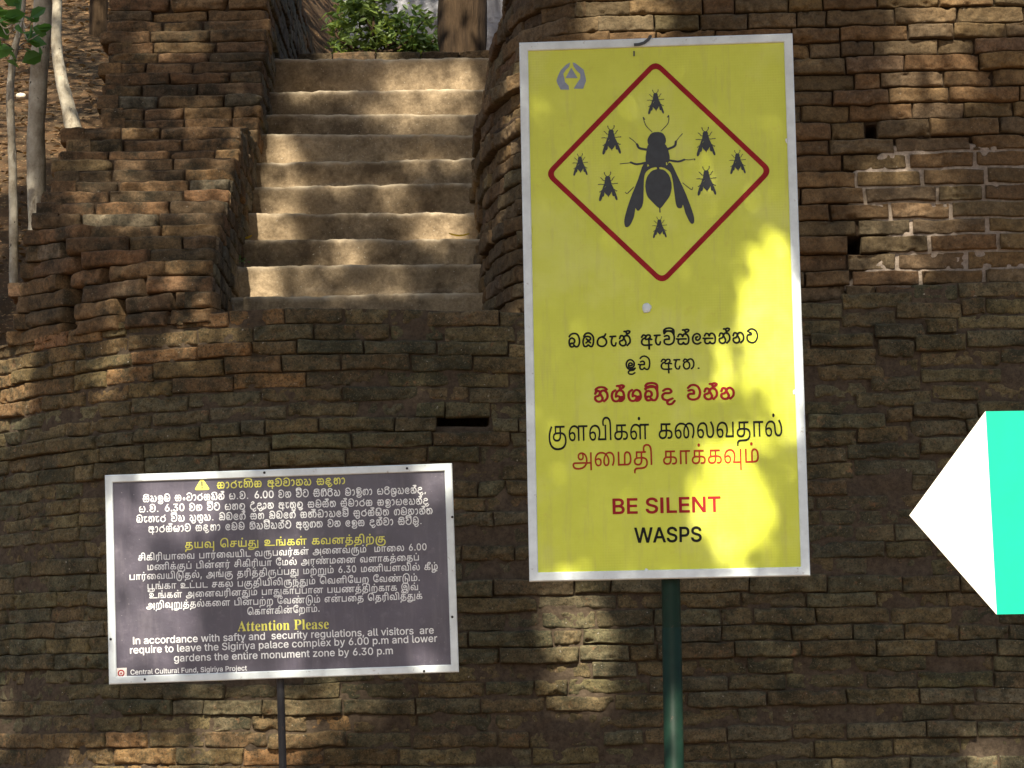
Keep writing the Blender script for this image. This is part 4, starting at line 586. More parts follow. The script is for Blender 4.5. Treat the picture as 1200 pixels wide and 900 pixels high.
145:(508,[[351,337,20,-1,18,-3,16,-6,15,-7,14,-10,13,-13,10,-16,6,-14,7,-25,3,-33,0,-209,-35,0,0,208,-4,35,-4,14,-5,10,-12,17,-13,11,-11,5,-18,5,-19,2,-16,-1,-15,-3,-17,-10,-9,-8,-9,-17,-2,-20,2,-20,7,-17,11,-13,15,-9,19,-5,0,-28,-19,4,-17,6,-17,9,-13,11,-11,15,-8,17,-3,20,0,22,1,10,7,19,11,16,14,13,8,5,18,8,21,5],[100,-5,-25,4,-14,7,-7,4,-6,6,-11,14,-8,18,-3,11,-2,11,-1,27,3,36,3,11,8,19,10,17,12,14,14,12,16,9,17,6,18,4,20,1,23,-1,24,-6,14,-8,13,-10,8,-9,7,-11,7,-17,5,-28,4,-65,3,-13,5,-11,6,-9,11,-8,15,-5,14,0,14,4,13,9,9,15,4,14,2,18,0,20,-4,36,-4,15,-7,22,-19,35,32,14,20,-41,8,-25,5,-17,2,-18,2,-28,-4,-37,-2,-11,-8,-18,-11,-14,-6,-6,-15,-10,-9,-3,-19,-3,-11,-1,-20,2,-17,5,-15,9,-9,9,-12,20,-5,17,-4,20,-3,59,-4,17,-7,16,-10,13,-11,7,-18,6,-18,2,-11,-1,-19,-4,-17,-9,-14,-12,-12,-15,-8,-19,-5,-21,-1,-11,0,-22,2,-17,4,-14,9,-16,12,-9,14,-4,17,1,12,7,7,9,2,8,2,9,0,13,-4,13,-3,5,-8,8,-5,3,-11,4,-13,0,-12,-3,-17,-9,-20,-17,-6,25,11,11,19,12,15,6,15,3,18,-1,20,-5,16,-11,6,-8,9,-18,3,-22,-2,-17,-7,-21,-12,-16,-11,-8,-14,-6]]),
85:(316,[[223,145,23,-4,14,-7,6,-4,6,-6,10,-13,8,-16,3,-9,3,-32,0,-14,-3,-24,-7,-19,-4,-8,-12,-15,-13,-12,-11,-6,-19,-8,-14,-4,-15,-3,-27,-3,-74,-1,-14,-2,-10,-3,-11,-8,-6,-11,-3,-18,1,-22,-32,-1,-3,31,2,19,4,11,9,13,11,8,15,8,23,4,76,1,38,3,14,4,11,4,14,9,8,7,6,8,7,15,3,13,2,14,0,16,-2,15,-3,12,-6,10,-6,8,-9,6,-10,3,-12,2,-9,-1,-13,-4,-20,-12,-1,30,13,7,15,6],[35,0,0,222,209,0,0,-29,-70,0,0,-193,-35,0,0,193,-69,0,0,-193],[158,271,-12,3,-7,5,-7,10,-1,9,1,9,7,10,7,5,12,3,12,-3,7,-5,5,-7,3,-12,-1,-9,-7,-10,-7,-5]]),
32:(348,[[228,226,23,-2,20,-7,8,-6,8,-6,14,-17,10,-21,4,-12,5,-26,2,-15,0,-35,-2,-18,-6,-30,-4,-13,-12,-23,-14,-18,-14,-13,-21,-11,-23,-8,-17,-4,-26,-2,-87,-2,-14,-2,-10,-3,-11,-8,-6,-11,-3,-18,2,-22,-33,-1,-3,31,1,13,3,12,5,9,6,9,8,6,9,6,12,5,20,3,79,1,26,1,23,4,10,2,18,7,15,10,7,6,11,15,4,9,6,21,4,26,1,31,-1,27,-6,31,-8,15,-9,12,-11,7,-12,5,-14,2,-16,-3,-10,-4,-9,-8,-6,-8,-4,-9,-4,-23,-1,-143,-34,0,0,136,-1,20,-3,16,-8,15,-11,8,-6,2,-11,0,-6,-1,-8,-3,-8,-8,-5,-8,-4,-20,-1,-26,0,-131,-35,0,0,136,2,28,2,15,3,9,12,18,14,12,13,6,22,2,17,-2,15,-6,13,-10,10,-13,7,-18,-8,3,2,5,8,14,12,13,10,6,12,5,13,2]]),
8:(450,[[102,-128,-19,1,-17,4,-15,8,-12,9,-10,12,-6,15,-3,16,0,20,2,11,7,19,5,9,13,17,17,13,9,6,20,10,23,8,37,8,25,2,26,0,24,-2,22,-3,20,-5,18,-6,17,-8,16,-10,13,-12,11,-12,8,-13,6,-14,4,-14,1,-15,-1,-13,-2,-12,-5,-11,-6,-10,-8,-8,-9,-8,-11,-5,-13,-4,-14,-3,-27,0,-33,5,-21,6,-21,9,-28,15,-16,10,-16,13,-15,14,-21,25,-19,25,-10,18,-13,27,-11,27,-10,41,-4,45,2,27,3,14,7,27,5,13,7,12,15,23,19,21,12,10,25,16,14,6,32,11,36,5,20,0,37,-2,33,-7,14,-4,27,-13,22,-18,10,-10,11,-15,14,-25,7,-19,6,-20,4,-22,3,-39,0,-143,-34,0,-1,138,-4,39,-4,23,-10,30,-13,25,-20,21,-17,12,-20,10,-12,3,-25,5,-13,1,-41,-1,-37,-9,-12,-4,-21,-12,-19,-14,-8,-9,-15,-19,-6,-10,-10,-23,-6,-27,-2,-29,2,-37,7,-32,11,-31,20,-39,23,-32,21,-23,17,-15,18,-12,25,-15,14,-6,22,-5,23,-2,19,0,18,4,12,9,8,12,4,14,0,16,-4,16,-8,14,-11,12,-21,14,-16,8,-18,5,-19,4,-30,2,-23,0,-26,-2,-22,-4,-19,-7,-17,-7,-14,-9,-11,-11,-8,-11,-5,-12,-3,-19,2,-16,6,-14,10,-10,7,-4,17,-4,18,0,20,1,20,4,12,5,26,14,26,20,16,16,14,17,11,18,10,19,10,31,4,20,3,20,-1,36,-7,27,-7,14,-8,12,-15,13,-16,8,-28,3,-17,-1,-15,-3,-12,-7,-6,-6,-4,-8,-3,-9,1,-11,2,-10,6,-9,9,-7,5,-2,12,-1,15,3,9,6,3,4,4,10,2,18,-3,14,-7,13,-10,13,32,-2,8,-10,6,-12,4,-14,1,-11,-1,-13,-7,-18,-7,-10,-9,-8,-12,-6,-13,-3,-16,-1,-21,2,-18,8,-10,9,-11,16,-4,12,-1,23,4,16,7,13,11,11,14,8,16,6,18,3,19,1,15,0,27,-5,11,-5,21,-12,16,-16,7,-10,10,-22,4,-13,4,-27,0,-38,-7,-36,-6,-19,-11,-28,-10,-18,-11,-17,-13,-16,-14,-14,-15,-13,-16,-11,-19,-11,-21,-9,-21,-7,-21,-5]]),
95:(418,[[100,-5,-17,2,-15,5,-14,9,-6,5,-6,7,-9,16,-7,20,-2,12,-1,26,0,17,6,30,11,25,7,11,17,18,10,8,22,11,12,4,25,5,24,0,22,-3,19,-6,16,-8,14,-10,15,-20,8,-15,7,-25,2,-27,-2,-29,-6,-25,-11,-29,107,0,0,193,34,0,0,-222,-176,0,-2,25,10,19,5,16,4,17,2,20,0,22,-3,20,-3,9,-8,16,-5,6,-12,12,-15,8,-16,5,-19,2,-21,-2,-10,-3,-17,-9,-15,-12,-6,-7,-10,-17,-7,-19,-3,-22,-1,-11,1,-20,3,-16,5,-13,7,-10,7,-7,14,-5,14,-1,11,2,9,6,7,9,4,17,-2,19,-5,12,-3,5,-5,3,-10,6,-19,1,-18,-5,-16,-11,-15,-13,-6,25,5,6,18,13,14,7,15,5,15,1,11,-1,20,-5,16,-11,11,-16,6,-20,1,-12,-2,-17,-4,-14,-6,-13,-9,-10,-11,-8,-14,-6],[209,271,-13,3,-6,5,-7,10,-1,9,1,9,7,10,6,5,13,3,12,-3,7,-5,5,-7,3,-12,-2,-9,-6,-10,-7,-5]]),
12:(320,[[100,-5,-25,4,-14,7,-13,10,-6,6,-9,16,-7,20,-2,12,-1,26,1,23,5,21,4,9,9,17,11,15,18,15,18,10,22,8,26,5,32,2,34,1,0,-29,-55,-1,-15,-2,-19,-5,-14,-6,-11,-7,-9,-8,-10,-13,-8,-15,-5,-16,-2,-18,0,-19,2,-17,4,-14,5,-11,7,-9,9,-5,14,-4,13,0,14,6,7,8,4,11,2,14,-2,14,-5,12,-8,8,-10,6,-12,1,-13,-1,-12,-4,-16,-11,-15,-13,-6,25,11,11,12,8,14,7,15,5,15,1,11,-1,20,-5,16,-11,6,-8,9,-18,3,-22,-2,-17,-7,-21,-12,-16,-11,-8,-14,-6],[211,0,0,193,-14,0,1,29,116,0,0,-29,-68,0,0,-193]])}
LATIN = {
44:(107,[[21,-70,17,111,41,0,-31,-111]]),
46:(107,[[54,-3,-8,2,-10,6,-5,7,-3,12,1,8,7,10,10,7,8,1,12,-3,7,-5,5,-6,3,-12,-3,-12,-5,-7,-7,-5]]),
48:(259,[[130,-4,-25,3,-11,3,-20,12,-16,16,-13,22,-10,27,-5,31,-2,35,2,36,5,31,10,27,13,21,17,17,19,12,23,5,13,1,12,-1,23,-5,20,-12,16,-17,13,-21,10,-27,6,-31,2,-36,-2,-35,-6,-31,-9,-27,-13,-22,-17,-16,-20,-12,-23,-5],[130,29,8,0,15,4,13,9,11,13,8,17,6,21,4,24,1,28,-1,28,-4,25,-6,21,-8,17,-11,13,-13,9,-7,2,-16,3,-9,-1,-15,-4,-12,-9,-11,-13,-9,-17,-6,-21,-3,-25,-2,-28,2,-27,3,-25,6,-21,9,-17,11,-13,12,-9,8,-2]]),
51:(259,[[124,-4,-20,2,-19,4,-18,7,-15,10,-12,13,-9,15,-3,8,-4,18,38,0,5,-15,5,-9,12,-10,10,-5,12,-3,12,-2,13,0,13,2,12,4,11,6,8,7,7,10,4,11,1,13,-2,18,-5,11,-12,14,-18,11,-26,4,-34,1,0,29,74,86,0,2,-125,0,0,33,174,0,0,-27,-92,-106,0,6,12,1,23,-2,20,-6,9,-5,15,-11,12,-15,4,-8,6,-17,2,-19,0,-10,-4,-18,-4,-8,-10,-16,-7,-7,-14,-11,-18,-9,-10,-3,-11,-2]]),
54:(259,[[130,-4,-21,2,-19,6,-16,10,-14,13,-11,15,-8,19,-3,20,1,28,7,27,16,32,82,123,40,0,-97,-142,-3,0,3,6,8,9,10,7,12,5,8,2,20,0,19,-3,17,-7,14,-11,11,-13,9,-16,5,-18,2,-21,-2,-20,-6,-19,-9,-17,-13,-14,-7,-6,-16,-9,-19,-6],[130,28,18,3,11,5,10,7,7,9,6,12,4,12,1,13,-3,21,-5,12,-6,10,-9,8,-10,6,-12,4,-12,1,-13,-1,-12,-4,-10,-6,-9,-8,-6,-10,-5,-12,-3,-20,1,-14,4,-12,6,-11,7,-10,10,-7,11,-5]]),
65:(276,[[10,0,106,291,43,0,107,-291,-39,0,-64,179,-25,80,-4,15,7,0,-15,-52,-76,-222],[63,81,0,33,150,0,0,-33]]),
66:(262,[[35,0,0,291,103,0,23,-2,19,-5,9,-3,7,-5,13,-11,9,-12,8,-23,2,-16,-3,-20,-7,-16,-10,-11,-13,-9,-15,-5,0,-3,11,-2,11,-4,15,-11,13,-17,6,-14,3,-24,-2,-17,-8,-23,-10,-13,-13,-10,-9,-5,-9,-3,-21,-5,-25,-2],[72,33,81,0,21,5,8,3,12,10,7,13,2,14,-2,17,-8,15,-8,8,-10,7,-12,4,-20,3,-71,0],[72,163,70,1,17,3,15,8,8,8,5,8,4,11,1,18,-5,14,-8,11,-13,8,-18,5,-76,0]]),
67:(292,[[153,-4,-29,3,-26,9,-23,14,-19,19,-15,25,-11,29,-4,15,-2,35,2,35,4,16,5,15,13,27,8,11,19,20,23,14,26,9,29,3,26,-2,23,-7,21,-12,19,-15,14,-19,7,-15,7,-26,-37,0,-5,17,-5,10,-11,12,-8,7,-9,6,-15,6,-10,2,-17,2,-10,-1,-20,-4,-17,-9,-8,-6,-8,-6,-12,-17,-10,-20,-4,-12,-4,-26,0,-29,2,-14,6,-24,4,-10,12,-19,14,-15,8,-5,18,-9,19,-4,16,0,11,1,15,4,10,5,17,12,13,17,8,22,37,0,-4,-17,-10,-23,-9,-13,-17,-17,-20,-13,-15,-6,-25,-6]]),
69:(240,[[35,0,0,291,177,0,0,-33,-140,0,0,-95,131,0,0,-33,-131,0,0,-97,142,0,0,-33]]),
70:(236,[[35,0,0,291,176,0,0,-33,-139,0,0,-99,126,0,0,-33,-126,0,0,-126]]),
73:(112,[[34,0,42,0,0,291,-42,0]]),
76:(226,[[35,0,0,291,37,0,0,-258,135,0,0,-33]]),
78:(301,[[35,0,0,291,44,0,125,-196,19,-34,15,-31,-5,0,-3,50,-1,211,37,0,0,-291,-44,0,-111,175,-49,85,7,0,2,-54,1,-40,0,-166]]),
80:(255,[[35,0,0,291,113,0,23,-4,20,-8,8,-6,14,-12,6,-8,8,-16,5,-19,2,-9,-2,-31,-2,-9,-7,-18,-10,-15,-6,-7,-16,-11,-20,-8,-23,-4,-84,-1,0,33,69,0,25,3,12,5,10,7,8,9,7,17,2,19,-2,20,-7,16,-12,13,-19,9,-15,2,-70,0,0,-258]]),
83:(257,[[128,-5,-34,4,-20,6,-17,10,-14,12,-10,14,-7,17,-3,18,38,0,2,-12,5,-10,8,-9,9,-7,11,-5,19,-4,13,-1,15,1,14,3,13,5,10,7,9,9,6,10,2,11,1,11,-3,10,-8,11,-18,11,-23,8,-54,16,-23,11,-10,7,-16,14,-5,9,-6,20,-1,21,5,17,8,16,12,14,15,10,18,8,20,5,33,2,21,-4,10,-3,17,-8,15,-10,6,-6,10,-14,4,-8,4,-16,1,-8,-36,0,-5,15,-9,12,-7,5,-7,5,-17,5,-27,2,-13,-2,-12,-4,-11,-6,-8,-7,-6,-8,-4,-10,-1,-10,2,-11,1,-5,6,-9,18,-12,20,-8,63,-19,17,-8,15,-10,13,-14,7,-11,5,-21,-1,-17,-3,-18,-8,-16,-6,-7,-13,-13,-17,-10,-21,-7,-24,-4]]),
84:(258,[[19,258,0,33,220,0,0,-33,-91,0,0,-258,-37,0,0,258]]),
87:(394,[[89,0,-79,291,38,0,49,-190,16,-79,-4,0,11,56,56,213,42,0,50,-190,12,-53,5,-26,-5,0,10,50,56,219,38,0,-80,-291,-43,0,-54,199,-14,73,8,0,-10,-55,-58,-217]]),
97:(225,[[92,-5,-16,1,-15,4,-13,6,-11,9,-9,11,-7,13,-3,15,0,15,2,13,8,15,8,8,14,9,11,4,17,4,65,10,10,3,3,3,3,8,-2,16,-6,12,-5,6,-8,5,-9,3,-10,2,-18,-1,-15,-4,-12,-6,-9,-9,-7,-12,-34,11,12,21,10,10,19,12,20,6,27,3,25,-3,22,-7,14,-10,9,-10,6,-13,5,-24,1,-154,-35,0,0,30,-2,0,-12,-16,-16,-11,-17,-6],[98,26,21,3,12,5,10,6,11,13,4,10,2,11,1,35,-5,-3,-11,-3,-35,-5,-22,-4,-17,-6,-7,-5,-5,-6,-4,-12,0,-9,2,-8,4,-7,5,-5,15,-8]]),
98:(245,[[132,-5,-22,3,-16,7,-12,10,-13,19,-4,0,0,-34,-34,0,0,291,35,0,0,-108,3,0,10,15,10,10,9,6,12,5,22,2,21,-2,19,-7,16,-11,14,-14,11,-19,7,-21,4,-25,0,-27,-4,-25,-7,-22,-11,-18,-14,-15,-16,-11,-19,-6],[127,27,15,2,7,2,12,7,10,10,8,12,5,15,4,16,1,18,-1,17,-4,16,-5,15,-8,12,-10,10,-12,7,-14,3,-8,1,-8,-1,-14,-3,-12,-7,-10,-9,-7,-12,-6,-14,-3,-17,-1,-18,1,-18,3,-17,6,-15,8,-12,9,-10,12,-6,7,-3]]),
99:(229,[[120,-5,-23,3,-10,2,-19,9,-17,13,-13,17,-10,20,-6,23,-2,26,2,26,3,12,3,11,10,20,6,9,15,15,18,11,10,4,21,5,18,0,18,-3,16,-5,20,-11,12,-11,9,-14,7,-16,-34,-10,-7,16,-12,12,-16,8,-19,3,-9,-1,-15,-3,-12,-8,-10,-10,-11,-20,-6,-23,-1,-26,4,-24,10,-21,8,-11,12,-9,13,-5,17,-2,20,3,16,8,12,13,7,16,34,-10,-7,-16,-6,-10,-11,-12,-9,-7,-15,-9,-11,-3,-12,-3]]),
100:(245,[[113,-5,-21,3,-19,6,-8,5,-16,13,-12,17,-9,20,-6,23,-2,27,2,26,6,23,9,20,13,17,15,12,18,9,19,5,19,0,20,-4,19,-12,16,-22,3,0,0,108,35,0,0,-291,-34,0,0,34,-4,0,-13,-19,-17,-13,-18,-6],[118,27,15,1,7,3,12,6,9,10,8,12,6,15,3,17,1,18,-1,18,-3,17,-6,14,-7,12,-10,9,-12,7,-7,2,-15,2,-8,-1,-14,-3,-13,-7,-9,-10,-8,-12,-6,-15,-3,-16,-1,-17,1,-18,3,-16,6,-15,8,-12,10,-10,12,-7,7,-2]]),
101:(233,[[123,-5,-24,3,-21,6,-19,11,-15,15,-11,19,-8,21,-4,24,0,27,1,12,6,23,10,20,13,17,16,14,19,9,10,3,23,2,20,-2,20,-6,13,-7,17,-15,9,-12,7,-16,6,-18,2,-21,1,-27,-170,0,0,30,151,0,-17,-11,-2,24,-7,21,-12,15,-11,8,-13,4,-22,1,-14,-3,-12,-6,-10,-8,-8,-11,-6,-12,-5,-20,0,-36,5,-25,11,-19,16,-14,20,-7,15,-1,10,0,17,5,11,7,9,9,6,12,34,-9,-5,-13,-7,-11,-10,-10,-12,-8,-13,-7,-15,-4]]),
102:(148,[[132,218,0,-30,-128,0,0,30],[47,0,0,247,3,21,6,11,8,9,9,7,12,6,12,3,17,1,12,-2,14,-3,2,-1,-10,-30,-13,3,-17,-1,-9,-4,-8,-11,-3,-16,0,-240]]),
103:(245,[[119,-86,-26,2,-16,4,-13,5,-11,7,-9,8,-15,18,29,19,18,-20,12,-7,11,-4,13,-1,17,0,18,4,8,3,13,10,9,15,2,19,0,44,-3,0,-10,-15,-7,-6,-18,-11,-13,-3,-16,-1,-20,2,-9,2,-18,8,-8,5,-13,14,-12,17,-7,21,-4,24,0,26,1,13,6,23,9,19,13,17,15,12,9,5,19,7,10,2,18,0,21,-4,18,-12,17,-22,3,0,0,35,34,0,0,-224,0,-11,-4,-19,-4,-8,-10,-14,-13,-12,-7,-4,-27,-9],[118,35,22,3,12,6,10,8,8,12,5,13,4,16,1,18,-1,18,-4,16,-5,14,-8,11,-10,10,-12,6,-22,4,-8,-1,-14,-3,-12,-7,-10,-10,-8,-12,-6,-14,-3,-15,-1,-17,1,-17,4,-16,5,-13,8,-12,10,-9,12,-6]]),
104:(237,[[66,131,0,-131,-35,0,0,291,35,0,0,-126,-6,0,4,12,11,18,13,13,16,9,9,2,9,2,18,0,16,-3,14,-6,7,-4,11,-10,8,-13,4,-8,5,-28,1,-149,-36,0,0,145,-4,17,-9,13,-12,9,-15,5,-21,-1,-16,-5,-13,-11,-7,-9,-6,-18]]),
105:(97,[[31,0,0,218,35,0,0,-218],[49,254,-8,1,-10,6,-4,6,-3,10,3,11,4,6,7,4,11,3,7,-1,10,-6,5,-6,2,-11,-1,-7,-6,-9,-10,-6]]),
106:(97,[[31,218,35,0,0,-242,-2,-14,-5,-13,-11,-15,-16,-11,-22,-4,-15,-1,0,33,17,1,8,4,6,7,4,15],[48,254,-7,1,-10,6,-4,6,-3,10,3,11,4,6,6,4,11,3,8,-1,10,-6,4,-6,3,-11,-1,-7,-6,-9,-10,-6]]),
108:(110,[[80,-2,-18,3,-14,6,-9,10,-4,7,-4,15,0,252,35,0,0,-239,4,-16,4,-4,6,-2,18,1,7,-29]]),
109:(350,[[31,0,0,218,34,0,0,-48,-3,0,8,19,7,10,8,8,9,7,11,5,10,2,11,1,10,0,16,-5,13,-9,5,-7,9,-14,5,-18,-5,0,7,18,8,10,14,13,17,8,12,3,14,1,14,-1,20,-7,17,-13,12,-19,5,-25,1,-157,-36,0,0,146,-2,17,-6,12,-10,9,-12,5,-14,1,-16,-2,-13,-7,-10,-10,-6,-13,-2,-15,0,-143,-35,0,-1,157,-4,12,-7,10,-11,7,-13,4,-7,0,-15,-2,-13,-6,-11,-11,-8,-15,-2,-18,0,-138]]),
110:(236,[[66,131,0,-131,-35,0,0,218,34,0,0,-53,-5,0,4,12,11,18,6,8,15,10,17,6,19,2,16,-1,15,-5,14,-7,5,-5,10,-11,8,-15,2,-8,3,-20,0,-149,-35,0,0,145,-4,17,-9,13,-12,9,-15,5,-21,-1,-16,-5,-13,-11,-7,-9,-6,-18]]),
111:(240,[[120,-5,-23,3,-10,2,-19,9,-17,13,-13,17,-10,20,-6,23,-2,26,2,26,3,12,8,21,11,19,15,15,18,11,20,7,23,2,22,-2,21,-7,18,-11,14,-15,12,-19,8,-21,4,-25,1,-13,-2,-26,-6,-23,-10,-20,-14,-17,-16,-13,-19,-9,-22,-4],[120,27,16,2,7,2,13,7,10,10,8,13,6,14,3,16,1,17,-1,17,-3,16,-6,14,-8,13,-10,10,-13,8,-7,2,-16,2,-9,-1,-15,-3,-12,-8,-10,-10,-8,-13,-6,-14,-3,-16,-1,-17,1,-17,3,-16,6,-14,8,-13,10,-10,12,-7,7,-2]]),
112:(245,[[31,-82,0,300,34,0,0,-35,4,0,10,15,10,10,9,6,12,5,14,2,19,0,19,-5,10,-4,8,-5,15,-12,13,-17,5,-10,4,-10,6,-23,2,-26,-2,-27,-6,-23,-4,-11,-5,-9,-12,-17,-16,-13,-8,-5,-19,-6,-10,-2,-19,0,-14,2,-11,4,-9,6,-11,11,-10,15,-3,0,0,-116],[127,27,15,2,7,2,12,7,10,10,8,12,5,15,4,16,1,18,-1,17,-4,16,-5,15,-8,12,-10,10,-12,7,-14,3,-8,1,-8,-1,-14,-3,-12,-7,-10,-9,-7,-12,-6,-14,-3,-17,-1,-18,1,-18,3,-17,6,-15,8,-12,9,-10,12,-6,7,-3]]),
113:(245,[[214,-82,-35,0,0,116,-3,0,-10,-15,-11,-11,-9,-6,-11,-4,-14,-2,-19,0,-10,2,-19,6,-8,5,-16,13,-12,17,-5,9,-7,22,-3,12,-1,13,0,27,4,25,3,11,9,20,13,17,7,6,16,11,19,7,10,2,19,0,14,-2,12,-5,9,-6,10,-10,10,-15,4,0,0,35,34,0],[118,27,15,1,7,3,12,6,9,10,8,12,6,15,3,17,1,18,-1,18,-3,17,-6,14,-7,12,-10,9,-12,7,-7,2,-15,2,-8,-1,-14,-3,-13,-7,-9,-10,-8,-12,-6,-15,-3,-16,-1,-17,1,-18,3,-16,6,-15,8,-12,10,-10,12,-7,7,-2]]),
114:(151,[[31,0,0,218,34,0,0,-33,2,0,3,6,8,11,17,13,21,6,26,0,-1,-35,-20,2,-18,-3,-15,-7,-8,-7,-7,-8,-6,-15,-1,-11,0,-137]]),
115:(211,[[105,-5,-17,1,-16,4,-14,5,-12,7,-10,9,-8,12,-7,20,33,8,6,-13,7,-10,5,-3,12,-6,21,-3,16,2,14,4,11,8,7,9,2,10,-2,9,-3,7,-7,6,-14,7,-54,13,-19,8,-14,11,-9,13,-3,7,-2,17,1,15,5,13,9,11,17,13,15,7,16,4,18,1,24,-2,14,-5,11,-6,10,-8,8,-9,6,-11,5,-11,-32,-9,-4,9,-7,9,-8,7,-6,3,-13,3,-23,-1,-12,-5,-10,-7,-4,-4,-3,-4,-2,-10,3,-13,6,-7,14,-8,58,-15,19,-8,8,-5,6,-5,9,-13,5,-16,0,-8,-2,-15,-5,-13,-8,-12,-12,-10,-14,-8,-16,-6]]),
116:(131,[[117,218,0,-30,-113,0,0,30],[37,270,35,0,0,-213,2,-15,7,-9,7,-3,11,-1,17,2,7,-30,-13,-3,-13,-1,-21,3,-17,7,-12,12,-8,15,-2,20]]),
117:(237,[[105,-3,-25,4,-20,9,-6,5,-10,12,-7,15,-5,17,-1,21,0,138,35,0,0,-135,2,-19,3,-8,8,-13,12,-9,16,-5,20,1,16,6,10,6,10,14,5,11,2,21,0,130,36,0,0,-218,-34,0,0,53,4,0,-4,-12,-11,-18,-6,-8,-7,-5,-16,-8,-18,-4]]),
118:(225,[[94,0,-83,218,38,0,52,-145,18,-63,-13,0,20,71,50,137,38,0,-83,-218]]),
119:(327,[[80,0,-66,218,37,0,31,-111,12,-49,8,-35,-6,0,16,74,33,121,38,0,30,-112,12,-48,7,-35,-6,0,12,55,38,140,38,0,-67,-218,-35,0,-33,117,-19,78,8,0,-20,-78,-33,-117]]),
120:(218,[[13,0,86,126,0,-27,-82,119,41,0,35,-55,27,-45,-19,0,25,45,36,55,40,0,-82,-121,0,26,86,-123,-41,0,-36,55,-30,50,19,0,-24,-44,-41,-61]]),
121:(225,[[27,-79,9,30,12,-2,12,0,6,2,7,4,5,6,5,8,11,30,-83,219,38,0,49,-137,21,-71,-13,0,6,23,14,48,50,137,38,0,-101,-264,-7,-10,-7,-9,-9,-8,-9,-5,-16,-4,-12,-1,-13,1]]),
122:(221,[[25,0,0,26,122,158,0,2,-118,0,0,32,163,0,0,-28,-119,-155,0,-2,123,0,0,-33]])}
